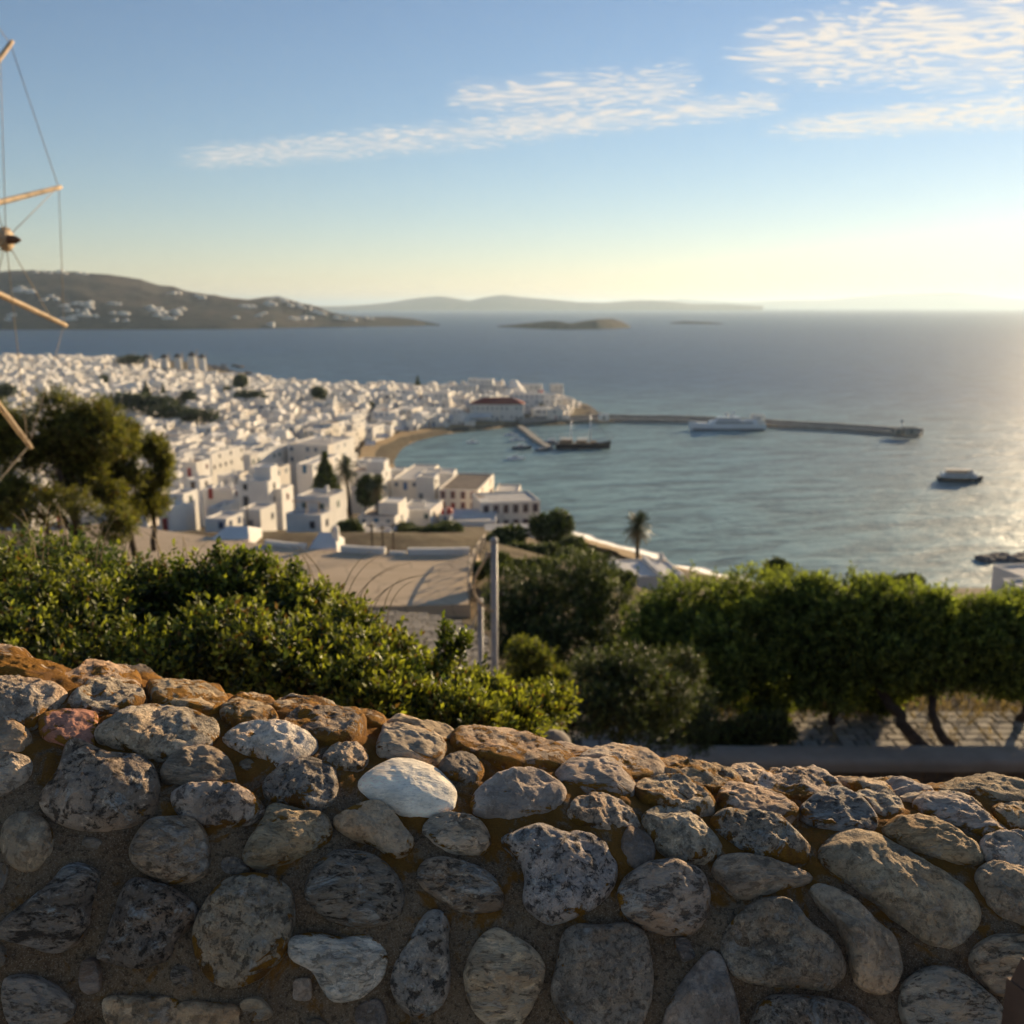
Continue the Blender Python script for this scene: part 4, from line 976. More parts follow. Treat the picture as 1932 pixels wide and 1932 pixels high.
shrub([(425, 1135, 92, 3.4), (500, 1150, 92, 3.4), (420, 1240, 110, 2.9), (520, 1270, 120, 2.8)], 'tallest bright-tipped evergreen shrub before the beige road', 3, 4495)
shrub([(570, 1170, 78, 3.3), (640, 1205, 78, 3.1), (620, 1290, 110, 2.8), (690, 1320, 100, 2.7)], 'dark evergreen shrub with tall shoots below the near road edge', 4, 4185)
shrub([(720, 1255, 66, 3.0), (790, 1300, 66, 2.9), (780, 1360, 80, 2.6), (720, 1345, 70, 2.6)], 'bright green shrub in front of the stone paved slope', 5, 3565)
shrub([(850, 1315, 60, 2.9), (905, 1330, 56, 2.8), (870, 1375, 72, 2.6), (950, 1375, 62, 2.7)], 'green shrub growing round the feet of the two metal posts', 6, 3565)
shrub([(1000, 1350, 52, 3.4), (1040, 1335, 42, 3.5), (985, 1400, 56, 3.2), (950, 1400, 40, 3.0)], 'low end shrub tapering down beside the grey rounded pillar', 7, 2325)
shrub([(60, 1075, 85, 4.6), (150, 1085, 80, 4.6), (230, 1105, 70, 4.4), (-60, 1070, 90, 4.6), (100, 1150, 110, 4.2)], 'back row shrub at the foot of the dark pine', 8, 3410, (.03, .05, .016), (.12, .16, .03))
# loose leading shoots that stand above the shrubs
for i, (x0, y0, x1, y1, dd_) in enumerate([(420, 1090, 408, 1030, 3.4), (455, 1090, 462, 1040, 3.4), (490, 1100, 505, 1052, 3.4), (555, 1120, 560, 1062, 3.3), (840, 1235, 838, 1180, 2.9), (860, 1240, 875, 1195, 2.9), (350, 1100, 338, 1062, 3.4)]):
    a, b = at(x0, y0, dd_), at(x1, y1, dd_)
    root = empty('shrub_shoot', a)
    tag(root, ['leafy shoot, first of three standing up before the beige road', 'middle leafy shoot of three standing up before the beige road', 'third leafy shoot standing up before the beige road', 'lone leafy shoot in the middle of the beige road view', 'leafy shoot standing against the stone paved slope', 'leafy shoot leaning towards the short metal post', 'short leafy shoot near the left end of the beige road'][i], 'shoot', 'leading shoots above the shrubs')
    n_ = 22; T = np.linspace(0.05, 1, n_)[:, None]
    P = np.array(a) + (np.array(b) - np.array(a)) * T + rng.normal(0, .012, (n_, 3)); A = np.tile(np.array(b - a), (n_, 1)) / (b - a).length + rng.normal(0, .5, (n_, 3))
    V, F_, C = leaves(P, A, .05, 11, .024, .006, OLD, (.22, .26, .035), 1.0)
    link('foliage', quads_mesh('foliage', V - np.array(a), F_, M['leaf_shrub'], C), root)
    mb = MB(); limb(mb, (0, 0, -.1), b - a, .005, .002, .05); mb.build('stem', M['bark_pale'], root)

# tall dry stalks arching over the road view
STALKS = [(640, 1130, 700, 1040), (660, 1135, 775, 1062), (690, 1140, 815, 1082), (620, 1125, 560, 1030), (590, 1110, 565, 1040), (345, 1080, 345, 1010), (360, 1075, 395, 1020), (420, 1075, 455, 1022),
          (300, 1055, 285, 985), (120, 1040, 110, 955), (180, 1040, 215, 960), (80, 1035, 95, 950), (60, 1040, 40, 960), (230, 1050, 262, 985), (720, 1150, 760, 1090)]
ws = empty('dry_grass', at(500, 1120, 3.6)); tag(ws, 'thin dry grass stalks arching over the shrubs before the road', 'grass', kind='stuff')
mb = MB(); w0 = Vector(ws.location)
for i, (x0, y0, x1, y1) in enumerate(STALKS):
    for q in range(2):
        a = at(x0 + q * 9, y0 + 30, 3.6) - w0; b = at(x1 + q * random.uniform(-25, 25), y1 + q * random.uniform(-5, 20), 3.7) - w0
        pts = []
        for k in range(9):
            t = k / 8; p = a.lerp(b, t) + Vector(((b.x - a.x) * (t * t - t) * .8, 0, (t - t * t) * .12)); pts.append(p)
        mb.tube(pts, [.0026 - .0018 * k / 8 for k in range(9)], 4)
so_ = mb.build('stalk', simple('dry_stem', (.30, .22, .12), .9, .2, 5), ws); so_["kind"] = "stuff"
for hx, hy in [(455, 1080), (490, 1085), (448, 1065)]:
    mb = MB(); c = at(hx, hy, 3.5); mb.lathe(tuple(c - w0), [(0.001, -.03), (.009, -.018), (.012, 0), (.009, .02), (.001, .034)], 7)
    o = mb.build('seed_head', M['wood'], ws)

# trees below the wall, on the right
TO, TY = (.060, .082, .026), (.20, .235, .06)
TL = dict(length=.30, nleaf=11, L=.10, Wd=.026, old=TO, young=TY, splay=.9, young_bias=1.2)
def tree(cfg, trunks, label, seed, n, group='trees along the stone paved path', la=TL, mat='leaf_tree', bark='bark', lump=.38, inner=.25, name='tamarisk_tree', base=None, up=.5, lumps=4, gap=0.0):
    blobs = [pxblob(*c) for c in cfg]
    if lumps:
        for (c, r) in list(blobs):
            for k in range(lumps):
                dv = Vector((random.gauss(0, 1), random.gauss(0, 1) - .4, random.gauss(.25, .8))).normalized(); q = random.uniform(.32, .5)
                blobs.append(((c[0] + dv.x * r[0] * .85, c[1] + dv.y * r[1] * .85, c[2] + dv.z * r[2] * .85), (r[0] * q, r[1] * q, r[2] * q)))
    if base is None: base = trunks[0][0][0]
    return plant(name, base, blobs, n, la, M[mat], M[bark], trunks, label, 'tree', group, seed, lump, inner, up, gap=gap)
def gtrunk(x, dist, top, r0, r1):
    g = at(x, 966, dist); g = Vector((g.x, dist, lz(g.x, dist) - .1)); return ([g, g.lerp(Vector(top), .5) + Vector((.1, 0, 0)), Vector(top)], r0, r1)
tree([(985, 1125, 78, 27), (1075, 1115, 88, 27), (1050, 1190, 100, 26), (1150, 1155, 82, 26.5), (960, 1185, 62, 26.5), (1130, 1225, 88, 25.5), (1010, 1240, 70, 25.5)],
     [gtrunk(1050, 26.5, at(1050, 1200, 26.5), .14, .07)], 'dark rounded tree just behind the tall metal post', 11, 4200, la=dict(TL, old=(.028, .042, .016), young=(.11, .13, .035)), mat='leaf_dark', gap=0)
tree([(1300, 1150, 80, 23.5), (1235, 1190, 62, 23), (1330, 1235, 95, 22.6), (1215, 1250, 60, 22.6), (1280, 1300, 60, 22.8), (1320, 1325, 50, 23.6), (1230, 1320, 50, 23.4)],
     [gtrunk(1290, 23, at(1290, 1240, 23), .12, .06)], 'green tree standing below the white house with ridged roof', 12, 5400)
tree([(1425, 1150, 92, 22.6), (1490, 1135, 66, 22.8), (1380, 1225, 95, 22), (1480, 1225, 90, 22), (1350, 1285, 62, 21.7), (1440, 1300, 72, 22.2), (1390, 1325, 50, 23.6), (1480, 1325, 48, 23.6)],
     [gtrunk(1440, 22, at(1440, 1270, 22), .12, .06)], 'bushy tree with low bright shoots on its left side', 13, 6000)
tree([(1600, 1165, 92, 22), (1560, 1215, 80, 21.7), (1645, 1230, 82, 21.6), (1560, 1290, 66, 21.6), (1640, 1300, 58, 22.6), (1545, 1135, 45, 22.5), (1600, 1325, 44, 23.8), (1670, 1315, 40, 23.8)],
     [gtrunk(1590, 21.8, at(1590, 1280, 21.8), .11, .06)], 'middle tree of the sunlit hedge, left of the leaning trunks', 14, 5800)
t5 = [at(1752, 1425, 20.25), at(1705, 1365, 20.9), at(1660, 1300, 21.6), at(1650, 1250, 22)]
tree([(1735, 1180, 88, 22), (1695, 1235, 72, 21.8), (1760, 1250, 72, 21.7), (1700, 1285, 45, 21.9)], [(t5, .16, .08)], 'tree on the thick trunk leaning left across the paved path', 15, 4800)
t6 = [at(1800, 1425, 20.25), at(1775, 1385, 20.6), at(1757, 1340, 21.0), at(1762, 1280, 21.6)]
tree([(1850, 1195, 84, 22), (1805, 1240, 66, 21.8), (1875, 1258, 66, 21.8)], [(t6, .13, .07)], 'tree on the thin bent trunk beside the leaning one', 16, 4600)
tree([(1955, 1190, 88, 22.5), (1960, 1255, 76, 22), (2060, 1200, 95, 22), (1915, 1270, 45, 21.6)], [gtrunk(1960, 22, at(1960, 1270, 22), .11, .06)], 'sun-hazed tree at the far right end of the hedge', 17, 4400)
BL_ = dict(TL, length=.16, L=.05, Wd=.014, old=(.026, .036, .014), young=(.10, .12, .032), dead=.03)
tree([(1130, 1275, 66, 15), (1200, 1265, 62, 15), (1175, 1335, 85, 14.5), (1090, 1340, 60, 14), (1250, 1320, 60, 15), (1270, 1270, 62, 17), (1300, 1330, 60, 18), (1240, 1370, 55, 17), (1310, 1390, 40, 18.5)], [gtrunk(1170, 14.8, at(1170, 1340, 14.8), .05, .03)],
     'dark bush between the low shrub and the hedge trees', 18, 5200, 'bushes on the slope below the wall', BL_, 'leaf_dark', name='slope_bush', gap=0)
tree([(1000, 1245, 42, 16), (985, 1285, 45, 16), (1030, 1280, 40, 16)], [gtrunk(1000, 16, at(1000, 1290, 16), .03, .02)],
     'small yellowish bush beside the tall metal post', 19, 1400, 'bushes on the slope below the wall', dict(BL_, young=(.17, .18, .04)), 'leaf_tree', name='slope_bush')
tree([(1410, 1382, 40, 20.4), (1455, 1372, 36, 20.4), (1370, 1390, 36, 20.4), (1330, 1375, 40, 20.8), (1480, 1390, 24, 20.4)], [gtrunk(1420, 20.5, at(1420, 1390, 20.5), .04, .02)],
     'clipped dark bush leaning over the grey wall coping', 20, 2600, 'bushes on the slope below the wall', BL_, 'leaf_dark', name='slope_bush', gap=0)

# pines on the left below the windmill
PL = dict(length=.42, nleaf=12, L=.13, Wd=.020, old=(.040, .048, .016), young=(.16, .155, .04), dead=.05, splay=1.0, young_bias=1.2)
def pine(cfg, trunks, label, seed, n): return tree(cfg, trunks, label, seed, n, 'pines below the windmill', PL, 'leaf_tree', 'bark', .3, .3, 'pine_tree', up=.35, lumps=6, gap=.55)
pine([(110, 775, 42, 31), (70, 820, 60, 31), (150, 805, 55, 31), (200, 830, 42, 31), (30, 860, 45, 31), (120, 850, 50, 31.5), (-30, 800, 60, 31), (185, 785, 36, 31), (230, 835, 30, 32), (165, 880, 30, 31.5), (150, 905, 42, 31.5), (55, 905, 42, 31), (215, 935, 30, 31.5)],
     [([at(165, 1040, 30), at(130, 950, 30.5), at(100, 860, 31)], .16, .07), ([at(170, 1040, 30), at(80, 930, 30.5), at(20, 900, 31)], .12, .05)], 'big dark pine with leaning trunks behind the windmill sails', 21, 7000)
pine([(232, 815, 26, 33), (225, 870, 34, 33), (205, 910, 36, 33), (250, 900, 30, 33), (240, 960, 30, 33)],
     [([at(255, 1050, 32.5), at(240, 960, 33), at(232, 840, 33)], .11, .04)], 'slim pine with bare reddish stems beside the big one', 22, 2800)
pine([(292, 845, 26, 34), (300, 900, 26, 34), (285, 950, 30, 34), (305, 870, 20, 34)],
     [([at(290, 1040, 33.5), at(290, 960, 34), at(294, 860, 34)], .10, .04)], 'small round-headed pine next to the beige road end', 23, 2200)
pine([(60, 960, 60, 29), (150, 975, 55, 29), (0, 930, 50, 29), (220, 990, 40, 29.5), (-60, 960, 60, 29)],
     [([at(100, 1060, 28.8), at(90, 1000, 29), at(80, 970, 29)], .08, .05)], 'low spreading pine filling in above the shrubs', 24, 3000)

# ------------------------------------------------------------------ lower path, parapet and posts
par = empty('parapet_wall', (8, 19.5, CAM_Z - 11.5)); tag(par, 'low stone wall with smooth grey coping below the trees', 'wall')
p0 = Vector(par.location)
mb = MB(); prof = [(-.42, -.24), (-.43, -.10), (-.40, -.02), (-.30, .03), (0, .055), (.28, .04), (.36, 0), (.38, -.24)]
cxs = np.arange(-6, 22.1, 0.4); vs = []
for x in cxs:
    for (yy, zz) in prof: vs.append((x - p0.x, 19.68 - p0.y + yy + .012 * noise.noise((x * 2, yy, 3)), CAM_Z - 9.42 - p0.z + zz + .012 * noise.noise((x * 1.3, yy * 4, 9))))
k = len(prof); mb.add(vs, [(i * k + j, (i + 1) * k + j, (i + 1) * k + j + 1, i * k + j + 1) for i in range(len(cxs) - 1) for j in range(k - 1)], 0, True)
mb.build('coping', M['cap'], par)
mb = MB(); mb.box((8 - p0.x, 19.72 - p0.y, CAM_Z - 11.0 - p0.z), (28, .58, 2.7)); mb.build('wall_core', M['mortar'], par)
rub = MB(); rub.box((0, 0, 0), (1, .2, 1), taper=.9); rub = rub.mesh('rubble_stone', (M['rubble'],))
x = -1.0; rows = [(-9.78, .2), (-10.02, .26), (-10.30, .27), (-10.6, .3), (-10.9, .3)]
for rz_, hh in rows:
    x = 0.0 + random.uniform(0, .3)
    while x < 15:
        w = random.uniform(.22, .5); o = link('rubble_stone', rub, par)
        o.location = (x + w / 2 - p0.x, 19.46 - p0.y + random.uniform(-.02, .02), CAM_Z + rz_ - p0.z + random.uniform(-.02, .02)); o.scale = (w - .03, .5, hh - .03)
        o.rotation_euler = (0, random.uniform(-.08, .08), 0); s_ = random.uniform(.6, 1.3); o.color = (.17 * s_, .13 * s_, .095 * s_, 1); x += w
# flagstone path behind the parapet
path = MB(); path.box((8, 21.2, CAM_Z - 9.76), (30, 2.4, .1)); path = path.build('stone_path', simple('path_joints', (.10, .085, .065), .95, .3, 4)); tag(path, kind='structure')
fl = MB(); fl.box((0, 0, 0), (1, 1, .05), taper=.965); fl = fl.mesh('flagstone', (M['flag'],))
def flag(parent, loc, sx, sy, rz=0.0, ry=0.0, tone=1.0):
    o = link('flagstone', fl, parent); o.location = Vector(loc) - parent.location; o.scale = (sx, sy, 1); o.rotation_euler = (ry * random.uniform(.5, 1), 0, rz)
    s_ = random.uniform(.75, 1.15) * tone; o.color = (.33 * s_, .29 * s_, .235 * s_, 1); return o
yy = 20.12
while yy < 22.2:
    rowh = random.uniform(.26, .40); x = 1.2 + random.uniform(0, .4)
    while x < 14.5:
        w = random.uniform(.28, .62)
        flag(path, (x + w / 2, yy + rowh / 2, CAM_Z - 9.70 + random.uniform(-.006, .006)), w - .05, rowh - .05, random.uniform(-.05, .05)); x += w
    yy += rowh
# tufts on the dry bank behind the path
tb = []; 
for i in range(900):
    x = random.uniform(2.5, 16); y_ = random.uniform(22.0, 24.6); tb.append((x, y_, lz(x, y_) + random.uniform(0, .12)))
for i in range(60):
    x = random.choice([5.2, 7.2, 9.8, 11.0, 12.4]) + random.gauss(0, .15); tb.append((x, 20.6 + random.uniform(0, 1.2), CAM_Z - 9.68))
tb = np.array(tb)
V, F_, C = leaves(tb, np.tile([0, 0, 1.0], (len(tb), 1)) + rng.normal(0, .35, (len(tb), 3)), .22, 9, .20, .007, (.16, .11, .05), (.30, .21, .09), .5)
tag(link('dry_grass', quads_mesh('dry_grass', V, F_, M['grass'], C)), 'dry brown grass along the bank behind the stone path', 'grass', kind='stuff')

# raised stone-paved slope in front of the road
def slope_z(x, y): return CAM_Z - 7.55 - .055 * (y - 20) - .10 * max(0.0, x + 1.2)
terr = empty('stone_slope', (-2.5, 21, CAM_Z - 9.5)); tag(terr, 'stone paved slope with curved edge below the beige road', 'paving')
t0 = Vector(terr.location)
edge = [onz(x, y, CAM_Z - 7.7) for x, y in [(600, 1150), (735, 1149), (790, 1152), (850, 1163), (900, 1180), (925, 1200), (935, 1230), (930, 1290), (600, 1310)]]
mb = MB(); top = [(p.x, p.y, slope_z(p.x, p.y)) for p in edge]; bot = [(p.x + .1, p.y, p.z - 3) for p in edge]
n_ = len(edge); mb.add([Vector(p) - t0 for p in top + bot], [tuple(range(n_ - 1, -1, -1))] + [(i, (i + 1) % n_, n_ + (i + 1) % n_, n_ + i) for i in range(n_)])
mb.build('bed', bpy.data.materials['path_joints'], terr)
def in_poly(x, y, poly):
    r = False
    for i in range(len(poly)):
        a, b = poly[i], poly[(i + 1) % len(poly)]
        if (a.y > y) != (b.y > y) and x < (b.x - a.x) * (y - a.y) / (b.y - a.y) + a.x: r = not r
    return r
yy = min(p.y for p in edge)
while yy < max(p.y for p in edge):
    rowh = random.uniform(.16, .30); x = min(p.x for p in edge) + random.uniform(0, .3)
    while x < max(p.x for p in edge):
        w = random.uniform(.2, .5)
        if in_poly(x + w / 2, yy + rowh / 2, edge) and in_poly(x + w, yy + rowh / 2, edge):
            flag(terr, (x + w / 2, yy + rowh / 2, slope_z(x + w / 2, yy) + .012 + random.uniform(0, .02)), w - .035, rowh - .03, random.uniform(-.12, .12), -.05, .82)
        x += w
    yy += rowh

# road: a wide pale bend below
RZ = CAM_Z - 16.0
far_px = [(200, 985), (262, 993), (290, 998), (340, 1005), (400, 1013), (460, 1021), (520, 1030), (580, 1036), (640, 1041), (700, 1044), (770, 1047), (840, 1047), (905, 1045)]
near_px = [(897, 1060), (888, 1085), (884, 1110), (888, 1140), (800, 1142), (700, 1144), (600, 1146), (400, 1150), (200, 1150), (60, 1150), (60, 1010)]
rp = [onz(x, y, RZ) for x, y in far_px + near_px]
mb = MB(); n_ = len(rp); mb.add([tuple(p) for p in rp] + [(p.x, p.y, p.z - 1.2) for p in rp], [tuple(range(n_))[::-1]] + [(i, (i + 1) % n_, n_ + (i + 1) % n_, n_ + i) for i in range(n_)])
road = mb.build('road', M['road']); tag(road, kind='structure')
if road.data.polygons[0].normal.z < 0: road.data.flip_normals()
# white parapets along the far side of the road
def low_wall(name, px, h, w, label, group, lift=0.0, zc=None):
    P = [onz(x, y, RZ + lift) for x, y in px]; root_p = P[0]
    mb = MB()
    for a, b in zip(P, P[1:]):
        c = (a + b) / 2 - root_p; dd = b - a
        mb.box((c.x, c.y, h / 2), (dd.length + .02, w, h), math.atan2(dd.y, dd.x))
    o = mb.build(name, M['plaster'], None, root_p); tag(o, label, 'wall', group); return o
GRP = 'white parapets along the road'
low_wall('white_parapet', [(502, 1027), (540, 1032), (577, 1035)], .32, .3, 'long low white parapet between the two gabled roofs by the road', GRP, .0)
low_wall('white_parapet', [(645, 1040), (690, 1043), (727, 1044)], .40, .4, 'low white parapet right of the chimneyed gable by the road', GRP, .0)
low_wall('white_parapet', [(770, 1046), (830, 1046), (886, 1045)], .42, .35, 'white parapet at the right end of the beige road', GRP, .0)
low_wall('white_parapet', [(735, 1045), (766, 1046)], .2, .25, 'lowest short kerb wall between two white parapets', GRP, .0)
# gabled little white roofs just over the edge
def gable(x0, x1, yr, yb, dist, depth, label, chim=None):
    a, b = at(x0, yb, dist), at(x1, yb, dist); w = (b - a).length; h = (at(x0, yr, dist) - a).length
    mb = MB(); hb = 2.4
    mb.box((w / 2, depth / 2, -hb / 2), (w, depth, hb))
    mb.add([(0, 0, 0), (w, 0, 0), (w, depth, 0), (0, depth, 0), (w * .25, depth * .5, h), (w * .80, depth * .5, h)], [(0, 1, 5, 4), (1, 2, 5), (2, 3, 4, 5), (3, 0, 4)])
    o = mb.build('white_outhouse', M['plaster'], None, a); tag(o, label, 'outhouse', 'small white roofs by the road')
    if chim:
        mb = MB(); mb.box((w * .86, depth * .4, h * .9), (.42, .42, .95)); mb.box((w * .86, depth * .4, h * .9 + .55), (.3, .3, .16)); mb.build('chimney', M['plaster'], o)
gable(398, 470, 1003, 1017, 67, 3.5, 'white low roof without chimney on the far side of the road')
gable(582, 636, 1014, 1035, 64.5, 3.0, 'small white gabled roof with chimney on the road edge', True)

# lattice railing round the road's right-hand end
rail = empty('lattice_railing', onz(888, 1140, RZ)); tag(rail, 'curved grey lattice railing at the right end of the road', 'railing'); r0 = Vector(rail.location)
rpts = [onz(x, y, RZ) for x, y in [(886, 1141), (884, 1122), (885, 1104), (889, 1086), (896, 1068), (905, 1052), (915, 1040)]]
for i, p in enumerate(rpts):
    mb = MB(); mb.tube([p - r0, p - r0 + Vector((0, 0, 1.15))], .055, 6); mb.build('post', M['lattice'], rail)
for a, b in zip(rpts, rpts[1:]):
    for h0, h1 in ((.1, 1.1), (1.1, .1)):
        mb = MB(); mb.tube([a - r0 + Vector((0, 0, h0)), b - r0 + Vector((0, 0, h1))], .035, 5); mb.build('brace', M['lattice'], rail)
    mb = MB(); mb.tube([a - r0 + Vector((0, 0, 1.12)), b - r0 + Vector((0, 0, 1.12))], .05, 6); mb.build('top_rail', M['lattice'], rail)

# two metal posts with a slack hose
pd = 14.0
def post(name, x, ytop, r, label):
    t = at(x, ytop, pd); zb = lz(t.x, pd) - .1; o = empty(name, (t.x, t.y, zb)); tag(o, label, 'post', 'metal posts behind the shrubs')
    mb = MB(); mb.tube([(0, 0, 0), (0, 0, t.z - zb)], r, 14); mb.build('shaft', M['metal'], o)
    mb = MB(); mb.lathe((0, 0, t.z - zb), [(r * 1.12, -.05), (r * 1.15, .0), (r * .7, .03), (.001, .035)], 14); mb.build('cap', M['metal'], o)
    return o
post('metal_post', 932, 1018, .052, 'tall grey metal post standing in front of the dark tree')
p2 = post('metal_post', 906, 1133, .042, 'short grey metal post beside the tall one')
mb = MB(); q0 = p2.location; mb.tube([at(903, 1150, pd) - q0, at(862, 1262, pd - .6) - q0], .018, 7); mb.build('brace', M['wood'], p2)
hose = [(920, 1047), (913, 1060), (904, 1074), (897, 1088), (893, 1104), (894, 1118), (899, 1128), (905, 1136), (915, 1147), (926, 1152), (933, 1152)]
h0 = at(920, 1047, pd); mb = MB(); mb.tube([at(x, y, pd - .08) - h0 for x, y in hose], [.018] * 8 + [.012] * 3, 8)
o = mb.build('slack_hose', M['wood'], None, h0); tag(o, 'tan hose looping slackly between the two metal posts', 'hose')
mb = MB(); mb.lathe((0, 0, 0), [(.001, .05), (.03, .04), (.045, .01), (.04, -.02), (.015, -.045)], 10); mb.build('nozzle', M['wood'], o)

# grey rounded pillar top behind the wall
gp = at(1045, 1412, 2.9); R_ = 38 / FPX * 2.9; zb = lz(gp.x, 2.9) - .1
mb = MB(); hh = gp.z - zb
mb.lathe((0, 0, 0), [(R_, 0), (R_, hh - .01), (R_ * .98, hh + R_ * .2), (R_ * .88, hh + R_ * .48), (R_ * .68, hh + R_ * .74), (R_ * .38, hh + R_ * .93), (.001, hh + R_)], 28)
o = mb.build('rounded_pillar', M['cap'], None, (gp.x, gp.y, zb)); tag(o, 'smooth grey pillar with rounded top behind the rubble wall', 'pillar')

# ------------------------------------------------------------------ the town
def ground_hit(x, y, lo=60.0, hi=1100.0):
    r = ray(x, y); k = np.linspace(lo, hi, 1500) / r[1]
    X_, Y_, Z_ = r[0] * k, r[1] * k, CAM_Z + r[2] * k
    H_ = land_height(X_[None], Y_[None])[0]
    i = int(np.argmax(Z_ < H_)) if (Z_ < H_).any() else len(k) - 1
    return Vector((X_[i], Y_[i], max(Z_[i], 0.0)))
WIN = MB(); WIN.box((0, -.02, 0), (1.0, .10, 1.0), mi=0); WIN.box((0, -.045, 0), (.80, .09, .84), mi=1); WIN.box((0, -.06, 0), (.06, .09, .84), mi=0); WIN.box((0, -.06, .05), (.8, .09, .05), mi=0)
WIN = WIN.mesh('window', (M['joinery'], M['glass']))
DOOR = MB(); DOOR.box((0, -.02, .5), (1.0, .10, 1.0), mi=0); DOOR.box((0, -.06, .52), (.8, .06, .86), mi=0); DOOR.box((.3, -.10, .45), (.06, .06, .06), mi=1)
DOOR = DOOR.mesh('door', (M['joinery'], M['metal']))
CHIM = MB(); CHIM.box((0, 0, .45), (.55, .5, .9)); CHIM.box((0, 0, .98), (.72, .66, .12)); CHIM.box((0, 0, 1.12), (.3, .3, .2)); CHIM = CHIM.mesh('chimney', (M['plaster'],))
JC = [(.05, .13, .30), (.05, .16, .28), (.09, .20, .16), (.30, .04, .035), (.12, .08, .05), (.45, .44, .42)]
FOOT = []           # (x, y, radius) already built on
def house_on(corner, th, w, d, h, label, group, roof='roof', mat='plaster', skirt=None, nf=None, ns=None, storeys=None, door=True, chim=1, wcol=None, seed=0, every=False, wsize=(.85, 1.1), par=.35, name='white_house', cat='house', extra=None):
    """house with its near right corner at `corner`; front runs to the left of it, the right flank runs back"""
    rs = random.Random(seed); o = empty(name, corner, -th)
    tag(o, label, cat, group)
    sk = skirt if skirt is not None else 2.0
    mb = MB(); mb.block((-w / 2, d / 2, -sk), (w, d, h + sk), 0, par, .28)
    body = mb.build('wall', M[mat], o)
    mb = MB(); mb.box((-w / 2, d / 2, h - par + .02), (w - .57, d - .57, .04)); rf = mb.build('roof', M[roof], o)
    if chim:
        for k in range(chim):
            c = link('chimney', CHIM, rf); c.location = (-w * rs.uniform(.1, .9), d * rs.uniform(.15, .85), h - par)
    st = storeys or max(1, round(h / 3.1)); sh = h / st
    col = wcol or rs.choice(JC)
    nf = max(1, int(w / 2.6)) if nf is None else nf; ns = max(1, int(d / 2.9)) if ns is None else ns
    for s_ in range(st):
        zc = s_ * sh + sh * .52
        for side, n_, L in ((0, nf, w), (1, ns, d)):
            for k in range(n_):
                if rs.random() < .3 and not every: continue
                t = (k + .5) / n_ * L
                if door and s_ == 0 and side == 0 and k == n_ // 2:
                    q = link('door', DOOR, o); q.location = (-t, 0, 0.05); q.scale = (1.0, 1, 2.1)
                else:
                    q = link('window', WIN, o); q.scale = (wsize[0], 1, wsize[1])
                    q.location = (-t, 0, zc) if side == 0 else (0, t, zc)
                if side: q.rotation_euler = (0, 0, math.pi / 2)
                q.color = (*col, 1)
    if extra: extra(o, w, d, h, rs)
    ca, sa = math.cos(-th), math.sin(-th); lx, ly = -w / 2, d / 2
    FOOT.append((corner[0] + lx * ca - ly * sa, corner[1] + lx * sa + ly * ca, math.hypot(w, d) * .5))
    return o
def house_px(x0, xm, x1, yt, yb, label, th=14, dist=None, group='houses on the slope below the road', depth=None, **kw):
    """place a house by where its corner and ends are seen"""
    C = at(xm, yb, dist) if dist else ground_hit(xm, yb); th_ = math.radians(th)
    r0 = ray(x0, yb); k0 = r0[0] / r0[1]; r1 = ray(x1, yb); k1 = r1[0] / r1[1]
    # front runs along (-cos, +sin) rotated by -th; flank along (sin, cos)
    den = math.cos(th_) + k0 * math.sin(th_)
    w = max(2.2, (C.x - k0 * C.y) / den)
    den = math.sin(th_) - k1 * math.cos(th_)
    d = (k1 * C.y - C.x) / den if abs(den) > .03 and x1 > xm + 1 else (depth or 7)
    d = (depth or 7) if d <= 2.2 else min(d, depth or 26)
    rt = ray(xm, yt); h = CAM_Z + rt[2] / rt[1] * C.y - C.z
    g = min(lz(C.x, C.y), lz(C.x - w, C.y), lz(C.x, C.y + d))
    return house_on(C, th_, w, d, h, label, group, skirt=max(1.0, C.z - g + .8), seed=int(x0 * 7 + yb), **kw)
def terrace(o, w, d, h, rs):
    mb = MB(); mb.block((-w * .3, d * .62, h - .3), (w * .55, d * .6, 2.6), 0, .25, .2); mb.build('upper_room', M['plaster'], o)
def pergola(o, w, d, h, rs):
    mb = MB()
    for k in range(3): mb.box((-w * (.1 + .35 * k), d * .15, h + .9), (.12, .12, 1.9))
    mb.box((-w * .45, d * .15, h + 1.85), (w * .8, .14, .14)); mb.build('pergola', M['wood'], o)

def ridges(o, w, d, h, rs):
    for k in (.3, .72):
        mb = MB(); mb.box((-w * k, d * .5, h + .12), (.5, d * .92, .75)); mb.build('roof_ridge', M['plaster'], o)
    for k in (.08, .9): c = link('chimney', CHIM, o); c.location = (-w * k, d * .9, h - .2)
# ---- houses that can be told apart, near slope
house_px(318, 349, 377, 932, 988, 'tall narrow white tower house at the left end of the road', 12, 165, chim=0, nf=1, ns=1)
house_px(312, 324, 352, 956, 1002, 'low stepped white block in front of the tall tower house', 12, 158, chim=0, nf=1, ns=1)
house_px(384, 440, 466, 926, 943, 'long low white house with shaded front and twin chimneys', 10, 195, chim=2, depth=8)
house_px(451, 508, 531, 908, 960, 'large square white house with yellow door above the road', 12, 172, wcol=(.10, .10, .10), extra=terrace)
house_px(529, 533, 555, 923, 961, 'plain sunlit white wall block joined to the large square house', 12, 174, nf=0, ns=1, door=False, chim=0)
house_px(454, 493, 523, 962, 1006, 'white house with bare shaded front below the large square one', 12, 158, wcol=(.2, .2, .2), chim=0)
house_px(388, 428, 461, 979, 1005, 'small white house with bright blue door by the road', 12, 150, wcol=(.03, .12, .32), nf=2, ns=2, chim=0)
house_px(404, 415, 450, 958, 985, 'low white annex behind the house with the blue door', 12, 165, nf=0, door=False, chim=1, ns=3)
